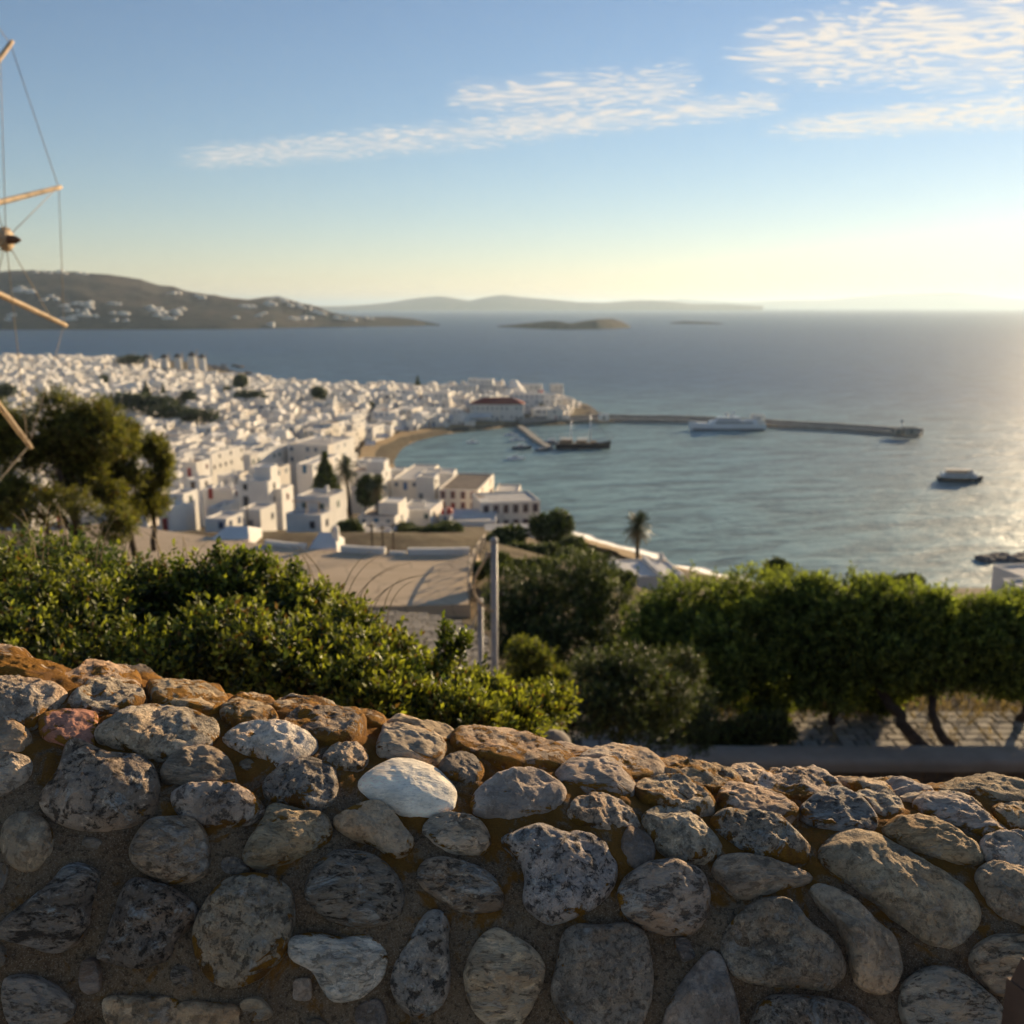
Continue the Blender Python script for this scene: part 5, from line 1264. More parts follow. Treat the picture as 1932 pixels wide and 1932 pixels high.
house_px(562, 625, 656, 938, 1018, 'tall white house with green shutter on its sunlit end', 14, 150, wcol=(.07, .17, .12), nf=2, ns=1, storeys=2, chim=1)
house_px(541, 607, 629, 972, 1012, 'white house with broad terrace in front of the green shutter house', 14, 145, wcol=(.12, .1, .1), nf=2, ns=1, chim=0, extra=pergola)
house_px(394, 400, 463, 856, 892, 'long fully sunlit white building facing right', 14, 262, nf=0, ns=6, door=False, chim=2, depth=34)
house_px(463, 474, 560, 858, 888, 'long row building with many small windows behind the slope houses', 16, 255, nf=1, ns=9, door=False, chim=2, depth=40, roof='roof_grey')
house_px(544, 620, 670, 840, 879, 'broad white house with blue shaded front near the bay corner', 14, 268, wcol=(.10, .20, .34), nf=5, ns=4, chim=2)
house_px(344, 372, 398, 872, 900, 'white house with arched terrace behind the pines', 14, 235, chim=1)
house_px(560, 590, 640, 876, 894, 'low white sheds with canvas roof under the broad blue-shaded house', 12, 240, roof='canvas', chim=0)
house_px(470, 520, 548, 884, 906, 'white two-storey house between the long row and the square house', 14, 215, chim=1)
house_px(412, 440, 470, 898, 922, 'small white house with flat grey roof mid slope', 14, 215, roof='roof_grey', chim=1)
house_px(352, 378, 402, 905, 928, 'small white cubic house half hidden by pine branches', 14, 205, chim=1)
# ---- round the near beach
GB = 'buildings above the near beach'
house_px(827, 902, 932, 925, 966, 'cream building with brown flat roof and red doors', 8, 232, GB, roof='roof_brown', mat='plaster_cream', wcol=(.30, .04, .035), chim=0, every=True, wsize=(1.1, 1.8), nf=4, ns=2, depth=26)
house_px(934, 978, 978, 927, 948, 'cream upper wing at the seaward corner of the brown roofed building', 4, 246, GB, mat='plaster_cream', chim=0, nf=1, ns=1, depth=10)
house_px(908, 1019, 1019, 944, 1000, 'cream-white house with two rows of dark red windows by the beach', -12, 218, GB, mat='plaster_cream', every=True, wsize=(1.2, 1.9), door=False, wcol=(.16, .04, .035), nf=6, ns=1, storeys=2, chim=0, depth=12)
house_px(848, 936, 936, 983, 1008, 'white low house with roof patio behind the red dome', 0, 205, GB, nf=2, ns=1, chim=0, depth=13, roof='roof')
house_px(752, 812, 836, 962, 988, 'white house with row of small dark windows left of the red dome', 10, 208, GB, nf=4, ns=2, chim=1)
house_px(676, 745, 772, 976, 998, 'white house with stepped parapet below the palms', 10, 195, GB, nf=3, ns=1, chim=1, extra=terrace)
house_px(666, 735, 757, 1006, 1036, 'small white house behind bare poles on the road edge', 8, 150, GB, nf=3, ns=1, chim=1)
house_px(786, 820, 829, 900, 948, 'tall shaded white house beside the brown roofed building', 8, 236, GB, nf=2, ns=1, chim=0, wcol=(.2, .2, .2))
house_px(661, 722, 738, 890, 925, 'white house with rounded arch at the bay corner', 10, 258, GB, nf=3, ns=1, chim=1, extra=terrace)
house_px(740, 790, 830, 905, 925, 'tan rendered house at the water edge behind the palms', 8, 262, GB, mat='plaster_cream', nf=3, ns=2, chim=1)
house_px(795, 855, 862, 893, 925, 'white house with roof terrace nearest the bay', 4, 270, GB, nf=3, ns=1, chim=1, depth=8)
house_px(1142, 1290, 1290, 1084, 1116, 'white house with ridged flat roof at the foot of the palm', -8, 128, GB, nf=1, ns=1, chim=0, door=False, depth=9, par=.25, extra=ridges, roof='plaster')
house_px(930, 1045, 1045, 1062, 1090, 'white house with long flat roof among dark trees', 0, 105, GB, nf=2, ns=1, chim=1, depth=6)
house_px(1958, 2035, 2035, 1096, 1130, 'white house with beige roof at the right edge by the sea', -10, 120, GB, nf=1, ns=1, chim=0, depth=9, roof='canvas')
house_px(1940, 2010, 2010, 1110, 1140, 'lower white block in front of the right edge house', -10, 112, GB, nf=1, ns=1, chim=0, depth=5)
# red domed chapel
def chapel(x, yb, wpx, hpx, dist, dome, label, name='white_chapel', group='small chapels of the town'):
    C = at(x, yb, dist); w = wpx / FPX * dist; h = hpx / FPX * dist; g = lz(C.x, C.y); o = empty(name, C, -.2); tag(o, label, 'chapel', group)
    mb = MB(); sk = max(.5, C.z - g + .5); mb.box((0, w * .6, h * .25 - sk / 2), (w, w * 1.2, h * .5 + sk)); mb.build('wall', M['plaster'], o)
    mb = MB(); r = w * .46; mb.lathe((0, w * .6, h * .5), [(r, 0), (r, r * .2), (r * .95, r * .5), (r * .75, r * .82), (r * .4, r * 1.05), (.001, r * 1.13)], 18); mb.build('dome', M[dome], o)
    mb = MB(); mb.box((0, 0.1, h * .75), (w * .14, .25, h * .5)); mb.box((0, .1, h * 1.02), (w * .3, .25, h * .1)); mb.build('bell_gable', M['plaster'], o)
    q = link('door', DOOR, o); q.location = (0, 0, 0); q.scale = (w * .2, 1, h * .38); q.color = (.05, .12, .3, 1)
    FOOT.append((C.x, C.y + w * .6, w)); return o
chapel(840, 982, 26, 22, 212, 'dome', 'white chapel with red dome beside the near beach houses')
chapel(767, 745, 12, 12, 610, 'dome', 'tiny white chapel with red dome at the far town edge')
chapel(1019, 748, 11, 13, 600, 'dome', 'white chapel with small red dome on the headland of the bay')
chapel(961, 803, 20, 20, 520, 'plaster', 'plain white chapel where the jetty meets the quay')
chapel(95, 694, 15, 15, 830, 'plaster', 'white domed church standing highest on the left skyline', 'white_church')
# grey canopy
C = at(965, 1012, 180); o = empty('canopy', C); tag(o, 'grey flat canopy below the house with dark red windows', 'canopy')
mb = MB(); mb.box((0, 3, 1.0), (10.2, 6, .18), .05); mb.build('canopy_top', M['roof_grey'], o)
for k in (-4.6, 0, 4.6): mb = MB(); mb.tube([(k, .4, -2), (k, .4, .95)], .09, 6); mb.build('post', M['metal'], o)
FOOT.append((C.x, C.y + 3, 6))

# ---- waterfront and the quarter on the point
GW = 'buildings along the harbour front'
wf = [(628, 642, 664, 832, 868, 'sunlit waterfront house first of the row from the bay corner'), (646, 654, 678, 818, 850, 'sunlit waterfront house second in the row from the bay corner'),
      (656, 666, 692, 801, 838, 'narrow sunlit waterfront house with tall parapet'), (636, 666, 702, 784, 815, 'tall cream waterfront house above the awnings'),
      (690, 704, 726, 806, 838, 'low sunlit waterfront house behind the awnings'), (704, 736, 762, 776, 803, 'white waterfront house with big blank sunlit end'),
      (748, 778, 800, 772, 797, 'white waterfront house with pale blue shutter'), (800, 826, 832, 770, 796, 'white waterfront house left of the long windowed one'),
      (832, 872, 876, 772, 793, 'long waterfront house with a row of windows'), (600, 628, 652, 800, 834, 'white house one row back from the waterfront'), (572, 606, 640, 812, 842, 'low white house behind the waterfront row')]
for x0, xm, x1, yt, yb, lab in wf: house_px(x0, xm, x1, yt, yb, lab, 14, None, GW, depth=16)
GP = 'white buildings on the point beside the harbour'
pt = [(960, 1047, 1050, 744, 783, 'long white building with a window row behind the town hall'), (848, 900, 906, 728, 752, 'white house with dark arches on the point'), (884, 930, 934, 716, 750, 'tall house with three dark arched bays on the point'),
      (930, 954, 957, 728, 752, 'small pale house between the arched house and the pyramid church'), (975, 1022, 1026, 726, 748, 'white seafront house right of the pyramid church'),
      (1037, 1062, 1066, 726, 748, 'outermost white house on the tip of the point'), (1040, 1080, 1084, 752, 776, 'low white shed with dark opening on the point quay'), (800, 846, 850, 742, 766, 'white house left of the arched houses'),
      (846, 888, 892, 752, 772, 'white house just left of the red tiled roof'), (905, 950, 955, 722, 740, 'white rooftop block behind the arched house')]
for x0, xm, x1, yt, yb, lab in pt: house_px(x0, xm, x1, yt, yb, lab, 4, None, GP, depth=9, wcol=(.10, .10, .11))
# town hall with hipped red roof
C = ground_hit(988, 795); w = (C - at(888, 795, C.y)).length; h = (at(988, 763, C.y) - at(988, 795, C.y)).length
def hip(o, w, d, h, rs):
    mb = MB(); e = .5; rz_ = h + 3.0
    mb.add([(e, -e, h - .05), (-w - e, -e, h - .05), (-w - e, d + e, h - .05), (e, d + e, h - .05), (-d * .5, d / 2, rz_), (-w + d * .5, d / 2, rz_)], [(1, 0, 4, 5), (0, 3, 4), (3, 2, 5, 4), (2, 1, 5), (0, 1, 2, 3)])
    mb.build('tiled_roof', M['tile'], o)
house_on(C, .03, w, 13, h, 'long white town hall with red hipped tile roof by the quay', GP, nf=11, ns=2, storeys=2, chim=0, wcol=(.25, .25, .26), extra=hip, name='town_hall', cat='building', skirt=1.5)
# pyramid church
C = at(970, 733, 640); o = empty('white_church', C, -.2); tag(o, 'white stepped pyramid-shaped church on the point', 'church'); wv = 27 / FPX * 640
mb = MB(); mb.box((0, 0, -1.5), (wv * 1.2, wv, 5)); mb.box((0, 0, 3.2), (wv * .95, wv * .85, 4.4), taper=.35); mb.build('wall', M['plaster'], o)
mb = MB(); mb.box((-wv * .85, 0, 2.2), (1.6, 1.2, 6.0)); mb.box((-wv * .85, 0, 5.9), (.8, .8, 1.6), taper=.3); mb.build('bell_tower', M['plaster'], o)
FOOT.append((C.x, C.y, 10))
# awnings on the harbour front
def awning(x0, x1, yt, yb, label):
    C = ground_hit((x0 + x1) / 2, yb); w = (x1 - x0) / FPX * C.y; h = max(2.4, (yb - yt) / FPX * C.y); o = empty('awning', (C.x, C.y, C.z)); tag(o, label, 'awning', 'pale awnings along the harbour front')
    mb = MB(); mb.add([(-w / 2, 0, h * .8), (w / 2, 0, h * .8), (w / 2, 4, h * 1.15), (-w / 2, 4, h * 1.15), (-w / 2, 0, h * .8 - .35), (w / 2, 0, h * .8 - .35)], [(0, 1, 2, 3), (4, 5, 1, 0)]); mb.build('cloth', M['canvas'], o)
    for k in np.linspace(-.48, .48, 5): mb = MB(); mb.tube([(w * k, .1, -.5), (w * k, .1, h * .8)], .08, 5); mb.build('post', M['metal'], o)
awning(831, 873, 786, 797, 'pale awning below the long windowed waterfront house'); awning(877, 928, 784, 799, 'widest pale awning left of the plain chapel')
awning(688, 708, 836, 850, 'pale awning at the sandy bend of the harbour, nearest one'); awning(708, 732, 822, 838, 'pale awning at the sandy bend, middle one'); awning(732, 764, 808, 822, 'pale awning at the sandy bend, farthest one')

# ---- thatched windmills on the mound
def sea_mill():
    o = empty('thatched_windmill'); mb = MB(); mb.lathe((0, 0, 0), [(3.1, -4), (3.0, 0), (2.5, 6.4), (2.45, 6.8), (.01, 6.8)], 18); mb.build('tower', M['plaster'], o)
    mb = MB(); mb.lathe((0, 0, 6.7), [(2.9, 0), (2.75, .5), (1.6, 2.0), (.6, 2.9), (.01, 3.2)], 14); mb.build('cap', M['thatch'], o)
    mb = MB(); mb.box((0, -2.55, 3.6), (.8, .2, 1.2)); mb.build('window', M['glass'], o)
    ro = empty('sail_wheel', (3.1, 1.2, 7.2)); ro.parent = o
    for k in range(10):
        a = k * math.pi / 5; mb = MB(); mb.tube([(0, 0, 0), (.3, math.cos(a) * 4.6, math.sin(a) * 4.6)], .09, 5); mb.build('spar', M['wood'], ro)
    return o
mills = [(245, 692, 'first thatched windmill from the left of six on the mound'), (277, 692, 'second thatched windmill from the left on the mound'), (311, 692, 'third thatched windmill from the left on the mound'),
         (336, 691, 'fourth thatched windmill from the left on the mound'), (363, 690.5, 'tallest thatched windmill, fifth from the left on the mound'), (382, 692, 'last thatched windmill at the seaward end of the mound')]
m0 = sea_mill()
for i, (x, y, lab) in enumerate(mills):
    o = m0 if i == 0 else dup(m0); o.location = at(x, y, 857); o.location.z = max(o.location.z, lz(o.location.x, 857) - .3); k_ = 1.25 if i == 4 else 1.12; o.scale = (k_, k_, k_); o.rotation_euler = (0, 0, -.2 + .1 * i)
    tag(o, lab, 'windmill', 'row of thatched windmills on the mound'); FOOT.append((o.location.x, o.location.y, 5))

# ---- trees standing in the town
SO, SY_ = (.022, .036, .014), (.075, .09, .03)
def town_tree(x, y, rpx, label, kind='round', dist=None, group='trees standing among the town houses', n=None, col=None):
    g = ground_hit(x, y + rpx * (1.6 if kind != 'cone' else 1.9)) if dist is None else None
    dist = dist or g.y; s_ = dist / FPX; R = rpx * s_
    base = Vector((at(x, y, dist).x, dist, 0)); base.z = lz(base.x, dist)
    c = at(x, y, dist)
    if kind == 'cone': blobs = [((c.x, c.y, c.z + R * (k * .7 - .8)), (R * (.95 - .27 * k), R * (.95 - .27 * k), R * .6)) for k in range(4)]
    elif kind == 'wide': blobs = [((c.x + R * q * 1.1, c.y, c.z + R * .12 * random.uniform(-1, 1)), (R * .8, R * .8, R * .62)) for q in (-1.2, -.4, .5, 1.3)]
    else: blobs = [((c.x + R * .5 * random.uniform(-1, 1), c.y + R * .3 * random.uniform(-1, 1), c.z + R * .45 * random.uniform(-1, 1)), (R * .72, R * .72, R * .66)) for q in range(5)]
    la = dict(length=R * .22, nleaf=8, L=R * .17, Wd=R * .055, old=SO if not col else col[0], young=SY_ if not col else col[1], splay=1.0, young_bias=1.2)
    o = plant('town_tree', base, blobs, n or 520, la, M['leaf_dark'], M['bark'], [([base - Vector((0, 0, .3)), base.lerp(c, .5), c], max(.1, R * .08), R * .03)], label, 'tree', group, x + y, .25, .3)
    FOOT.append((c.x, c.y, R * .8)); return o
for t in [(600, 743, 15, 'dark round tree alone near the sea side of the town'), (788, 726, 9, 'dark conical tree on the skyline left of the point', 'cone'), (276, 742, 12, 'dark cypress below the windmill mound', 'cone'), (308, 742, 9, 'slim cypress right of the other cypress', 'cone'),
          (192, 717, 11, 'dark tree among the far left rooftops'), (240, 757, 24, 'broad dark tree clump left of the cypresses', 'wide'), (285, 762, 22, 'wide dark hedge of trees under the cypresses', 'wide'), (352, 750, 15, 'round dark tree right of the cypresses'),
          (318, 776, 18, 'green tree clump in the middle of the old town', 'wide'), (372, 783, 18, 'long green tree clump right of the middle one', 'wide'), (455, 722, 15, 'dark spreading tree at the foot of the mound', 'round'), (425, 738, 10, 'small dark tree left of the spreading one'),
          (470, 745, 14, 'low dark trees below the spreading tree', 'wide'), (10, 738, 18, 'dark tree at the left frame edge in the town'), (245, 679, 12, 'dark low trees behind the first windmill', 'wide'), (1020, 770, 9, 'dark tree before the long white building on the point'),
          (398, 940, 20, 'green garden hedge behind the tall tower house', 'wide'), (440, 948, 14, 'low green hedge left of the large square house', 'wide'), (490, 830, 8, 'small dark tree between mid town roofs'), (700, 765, 7, 'small dark tree behind the waterfront roofs')]:
    town_tree(t[0], t[1], t[2], t[3], t[4] if len(t) > 4 else 'round')
GC = ((.028, .042, .014), (.11, .13, .03))
for x, y, r, lab, kd, dd_ in [(614, 905, 28, 'dark Norfolk-type pine with tiered branches by the bay corner', 'cone', 215), (688, 925, 26, 'dark bushy tree between the two palms', 'round', 210), (660, 1005, 24, 'dark green bush right of the green shutter house', 'round', 140), (640, 1010, 16, 'low bush at the sunlit end of the green shutter house', 'round', 138),
                              (800, 1008, 24, 'green garden shrubs below the red dome', 'wide', 150), (850, 1012, 26, 'dark leafy tree right of the garden shrubs', 'round', 152), (765, 1000, 16, 'pale green shrub behind the small road-edge house', 'round', 155),
                              (955, 1030, 36, 'broad dark tree below the grey canopy', 'round', 120), (1042, 1000, 36, 'round tree against the turquoise water', 'round', 125), (1085, 1040, 34, 'dark tree beside the near beach', 'round', 118), (1030, 1055, 34, 'dark tree left of the beach tree', 'wide', 108),
                              (1120, 1062, 26, 'low dark tree between the beach and the ridged roof house', 'round', 110), (1465, 1072, 26, 'grey-green tree rising behind the hedge', 'round', 34), (1690, 1100, 24, 'grey-green treetop behind the middle of the hedge', 'wide', 34), (812, 1024, 20, 'green verge bushes behind the road-end parapet', 'wide', 78), (705, 1026, 13, 'low bush behind the road-edge poles', 'wide', 76), (545, 1018, 11, 'low green verge bush before the slope houses', 'wide', 80), (900, 1034, 15, 'dark bush at the very end of the beige road', 'round', 84), (945, 1060, 28, 'dark bush below the lattice railing', 'round', 56), (935, 1014, 18, 'small bush left of the broad dark tree', 'round', 150), (1005, 1042, 26, 'bush between the broad tree and the long flat roof', 'wide', 98), (1082, 1078, 32, 'rounded bush on the bare slope before the beach', 'round', 75), (1135, 1098, 30, 'bush on the slope left of the ridged roof house', 'wide', 62), (905, 1078, 20, 'small bush inside the bend of the lattice railing', 'round', 60), (1000, 1072, 26, 'dark bush under the long flat white roof', 'wide', 60)]:
    town_tree(x, y, r, lab, kd, dd_, 'trees on the lower slope', 1500 if r > 20 else 900, GC)

# ---- palms
def palm(x, ytop, ybase, dist, rpx, label, lean=0.0, nfr=64):
    T = at(x, ytop, dist); b = at(x - lean, ybase, dist); zb = min(b.z, lz(b.x, dist)); base = Vector((b.x, dist, zb)); R = rpx / FPX * dist
    o = empty('palm_tree', base); tag(o, label, 'palm', 'palms above the near beach'); t_ = T - base
    mb = MB(); pts = [base * 0 + Vector((t_.x * (k / 7) ** 1.5, 0, t_.z * k / 7)) for k in range(8)]; mb.tube(pts, [R * .13 - R * .05 * k / 7 for k in range(8)], 9); mb.build('trunk', M['bark'], o)
    for k in range(nfr):
        a = k * 2.4; e = math.radians(random.uniform(-65, 75)); L = R * random.uniform(.85, 1.1); n_ = 16
        dirh = np.array([math.cos(a), math.sin(a), 0]); tt = np.linspace(0, 1, n_)
        P = np.array(t_) + dirh * (L * tt * math.cos(e) * (1 - .12 * tt))[:, None] + np.array([0, 0, 1]) * (L * (tt * math.sin(e) - .45 * tt ** 2 * math.cos(e)))[:, None]
        tan = unit(np.gradient(P, axis=0)); sd_ = unit(np.cross(tan, [0, 0, 1.0])); V = []
        for i in range(n_ - 1):
            wl = L * .24 * math.sin(math.pi * (.15 + .8 * tt[i]))
            for s_ in (-1, 1):
                tip = P[i] + sd_[i] * s_ * wl + tan[i] * wl * .7 + np.array([0, 0, -wl * .35]); V += [P[i], P[i] + tan[i] * L * .035, tip, tip - tan[i] * L * .01]
        V += [P[0], P[0] + sd_[0] * R * .015, P[-1], P[-1] - sd_[-1] * R * .01]
        V = np.array(V); C = np.tile(np.array([.055, .065, .025]) if e > -.3 else np.array([.11, .08, .04]), (len(V), 1))
        link('frond', quads_mesh('frond', V, np.arange(len(V)).reshape(-1, 4), M['leaf_dark'], C), o)
    FOOT.append((base.x, base.y, 2)); return o
palm(1203, 990, 1062, 150, 38, 'tall date palm standing alone against the bay water')
palm(652, 882, 945, 205, 32, 'palm with leaning trunk left of the other palm', -8)
palm(712, 915, 950, 200, 28, 'shorter palm right of the leaning one')

# ---- the packed houses of the old town
def row_house(mb, x, y, z, w, d, h, rz, rs, win=True, pl=0, rf=1, gl=2):
    mb.block((x, y, z - 3), (w, d, h + 3), rz, .35, .28, pl, rf)
    cr, sr = math.cos(rz), math.sin(rz)
    def loc(a, b): return x + a * cr - b * sr, y + a * sr + b * cr
    room = rs.random() < .45
    if room:
        a, b = loc(rs.uniform(-.2, .2) * w, rs.uniform(-.1, .25) * d); mb.block((a, b, z + h - .4), (w * rs.uniform(.35, .6), d * rs.uniform(.4, .6), rs.uniform(1.8, 2.9)), rz, .25, .22, pl, rf)
    for k in range(rs.randint(0, 2)):
        a, b = loc(rs.uniform(-.4, .4) * w, rs.uniform(-.4, .4) * d); mb.box((a, b, z + h + .3), (.5, .5, 1.3), rz, pl)
    if rs.random() < .22:      # lower wing
        a, b = loc(w * .5 + 1.6, -d * .12); mb.block((a, b, z - 3), (3.4, d * .6, 5.4), rz, .3, .25, pl, rf)
    if rs.random() < .14:      # barrel vault
        n_ = 8; bw, bl = w * .32, d * .42; vs = []
        for sy in (-1, 1):
            for q in range(n_ + 1): t = math.pi * q / n_; a, b = loc(-w * .05 + math.cos(t) * bw, sy * bl); vs.append((a, b, z + h - .3 + math.sin(t) * bw * .75))
        mb.add(vs, [(q, q + 1, n_ + 2 + q, n_ + 1 + q) for q in range(n_)] + [tuple(range(n_ + 1)), tuple(range(2 * n_ + 1, n_, -1))], pl)
    if rs.random() < .3:       # outside stair
        for q in range(5): a, b = loc(-w * .3 + q * .55, -d / 2 - .45); mb.box((a, b, z + .3 * (q + 1) - 1.4), (.56, .9, .6 * (q + 1) + 2.2), rz, pl)
    if win:
        a, b = loc((rs.random() - .5) * w * .6, -d / 2); mb.box((a, b, z + 1.0), (1.0, .13, 2.1), rz, rs.choice([3, 3, 4, gl]))
        a, b = loc(w / 2, (rs.random() - .5) * d * .5); mb.box((a, b, z + 1.0), (.13, 1.0, 2.1), rz, rs.choice([3, 4, gl]))
        st = 2 if h > 4.6 else 1
        for s_ in range(st):
            zc = z + h * (s_ + .5) / st
            for k in range(rs.randint(1, 3)):
                a, b = loc((rs.random() - .5) * w * .75, -d / 2); mb.box((a, b, zc), (.85, .12, 1.25), rz, gl)
            for k in range(rs.randint(1, 3)):
                a, b = loc(w / 2, (rs.random() - .5) * d * .75); mb.box((a, b, zc), (.12, .85, 1.25), rz, gl)
    return ('two-storey ' if h > 4.6 else 'one-storey ') + 'white house' + (' with rooftop room' if room else '')
HM = (M['plaster'], M['roof'], M['glass'], M['blue'], M['red'])
rs = random.Random(11); cand = []
cell = 9.2; a0 = math.radians(-9); ca, sa = math.cos(a0), math.sin(a0)
for i in range(-75, 45):
    for j in range(0, 110):
        u, v = i * cell + rs.uniform(-1.6, 1.6), 150 + j * cell * .92 + rs.uniform(-1.6, 1.6)
        x, y = u * ca - v * sa - 30, u * sa + v * ca
        if not (170 < y < 960): continue
        k = x / y
        if k < -.60 or k > .12: continue
        cand.append((x, y))
cand = np.array(cand); sd_ = shore_dist(cand[:, 0], cand[:, 1]); zz = land_height(cand[:, 0][None], cand[:, 1][None])[0]
keep = []
mnd = at(345, 690, 850); mnd2 = at(420, 700, 830)
for (x, y), s_, z in zip(cand, sd_, zz):
    if s_ < 13: continue
    if math.hypot((x - mnd.x - 12) / 78, (y - mnd.y + 8) / 34) < 1: continue
    if y > 858 and -330 < x < -200: continue
    if any(math.hypot(x - a, y - b) < r + (3.2 if y > 300 else 5.0) for a, b, r in FOOT): continue
    if y < 245 and any(0 < b - y < 34 and abs(x - a * y / b) < r + 4 for a, b, r in FOOT): continue
    if y < 260 and x > 10: continue
    if y < 185 and x > -25: continue
    keep.append((x, y, z))
keep.sort(key=lambda p: p[1])
ZONES = [(lambda x, y: y < 300, 'white cubic house packed on the near slope of the old town', 'houses on the near slope'),
         (lambda x, y: x > -70, 'white cubic house packed behind the harbour front', 'houses behind the harbour front'),
         (lambda x, y: True, 'white cubic house packed in the middle of the old town', 'houses in the middle of the old town')]
NV = 26; variants = []
for k in range(NV):
    r2 = random.Random(50 + k); mb = MB(); w, d_, h = r2.uniform(5.0, 10.5), r2.uniform(5.0, 12), r2.choice([3.1, 3.3, 3.5, 5.2, 5.8])
    ds = row_house(mb, 0, 0, 0, w, d_, h, 0, r2); variants.append((mb.mesh('white_house', HM), ds))
mass = MB(); NI = 235; PACK = []
for i, (x, y, z) in enumerate(keep):
    rz = -math.radians(13) + rs.gauss(0, .10) + .12 * noise.noise((x * .012, y * .012, 0))
    z = max(z, .8)
    if i < NI:
        vme, vds = variants[rs.randrange(NV)]; o = link('white_house', vme); o.location = (x, y, z); o.rotation_euler = (0, 0, rz); q = rs.uniform(.85, 1.12); o.scale = (q * rs.uniform(.9, 1.15), q, rs.uniform(.9, 1.12))
        for f, lab, grp in ZONES:
            if f(x, y): tag(o, None, 'house', grp); PACK.append((o, vds)); break
    else:
        row_house(mass, x, y, z, rs.uniform(5.5, 10), rs.uniform(5.5, 10), rs.choice([3.0, 3.3, 3.6, 4.6, 5.6]), rz, rs)
o = mass.build('old_town_houses', HM); tag(o, 'far white houses of the old town massed towards the sea', 'houses', kind='stuff')
ORD = ['nearest', 'second nearest', 'third nearest', 'fourth nearest', 'fifth nearest', 'sixth nearest', 'seventh nearest', 'eighth nearest', 'ninth nearest', 'tenth nearest', 'eleventh nearest', 'twelfth nearest'] + [w_ + ' nearest' for w_ in ('thirteenth', 'fourteenth', 'fifteenth', 'sixteenth', 'seventeenth', 'eighteenth', 'nineteenth', 'twentieth', 'twenty-first', 'twenty-second', 'twenty-third', 'twenty-fourth', 'twenty-fifth')]
def img(p):
    fw = p[1] * math.cos(PITCH) - (p[2] - CAM_Z) * math.sin(PITCH); return 966 + FPX * p[0] / fw, 966 - FPX * (p[1] * math.sin(PITCH) + (p[2] - CAM_Z) * math.cos(PITCH)) / fw
ANCH = [('the tall tower house', 345, 960), ('the green shutter house', 610, 975), ('the large square house', 490, 930), ('the long sunlit building', 430, 870), ('the long row building', 515, 872), ('the broad blue-shaded house', 610, 858),
        ('the palms', 685, 905), ('the awnings', 725, 830), ('the town hall', 938, 775), ('the lone round tree', 600, 743), ('the middle tree clump', 345, 780), ('the red domed chapel', 840, 975), ('the brown roofed building', 880, 940), ('the twin chimney house', 425, 935), ('the big dark pine', 130, 830), ('the small round-headed pine', 295, 880), ('the cream waterfront house', 668, 800), ('the house with arched terrace', 372, 886), ('the slim pine', 232, 880), ('the low spreading pine', 90, 965)]
bucket = {}
for o, ds in PACK:
    ix, iy = img(o.location); nm_, ax_, ay_ = min(ANCH, key=lambda q: math.hypot(q[1] - ix, (q[2] - iy) * 1.8)); ddx, ddy = ix - ax_, (iy - ay_) * 1.8
    rel = ('left of ' if ddx < 0 else 'right of ') if abs(ddx) > abs(ddy) else ('above ' if ddy < 0 else 'below ')
    bucket.setdefault((ds, rel + nm_), []).append((math.hypot(ddx, ddy), o))
for (ds, rel), lst in bucket.items():
    for k, (_, o) in enumerate(sorted(lst, key=lambda q: q[0])): o['label'] = (ORD[min(k, 24)] + ' ' if len(lst) > 1 else '') + ds + ' ' + rel

# ---- villas on the headland across the water
VX = [(14, 600), (24, 597), (36, 549), (50, 547), (58, 551), (40, 543), (84, 562), (98, 561), (106, 564), (70, 514), (84, 513), (96, 515), (112, 513), (124, 515), (140, 514), (150, 516), (160, 517), (124, 578), (140, 574), (152, 573), (164, 576), (172, 573), (130, 586), (145, 585), (160, 587), (172, 585), (152, 597), (166, 596), (178, 597),
      (118, 602), (130, 601), (140, 604), (208, 574), (216, 573), (224, 576), (214, 590), (228, 589), (238, 591), (218, 604), (240, 603), (282, 583), (292, 588), (300, 586), (310, 592), (296, 594), (318, 600), (328, 603), (332, 588), (342, 585), (338, 592), (326, 553), (338, 554), (370, 560), (384, 562), (456, 578), (466, 579), (474, 578),
      (446, 598), (490, 596), (500, 592), (505, 572), (516, 574), (512, 563), (524, 562), (534, 565), (540, 569), (552, 571), (548, 577), (562, 575), (570, 580), (584, 583), (596, 588), (548, 600), (558, 601), (572, 602), (586, 600), (604, 592), (636, 600), (652, 601), (690, 600), (700, 602), (668, 604), (510, 612)]
vm = []
for k in range(4):
    r2 = random.Random(k); mb = MB(); mb.block((0, 0, -4), (15, 10, 8.0), 0, .5, .4, 0, 1); mb.block((r2.uniform(-3, 3), 3, 3.5), (8, 7, 3.4), 0, .4, .4, 0, 1); mb.block((r2.choice([-10, 10]), -2, -4), (8, 7, 6.4), 0, .4, .4, 0, 1)
    for q in range(4): mb.box((-5 + 3.4 * q, -5, 1.8), (1.3, .3, 1.8), 0, 2)
    vm.append(mb.mesh('hill_villa', HM))
VCL = {}
cols_px = np.arange(HEAD_R[0][0], HEAD_R[-1][0] + .1, 5)
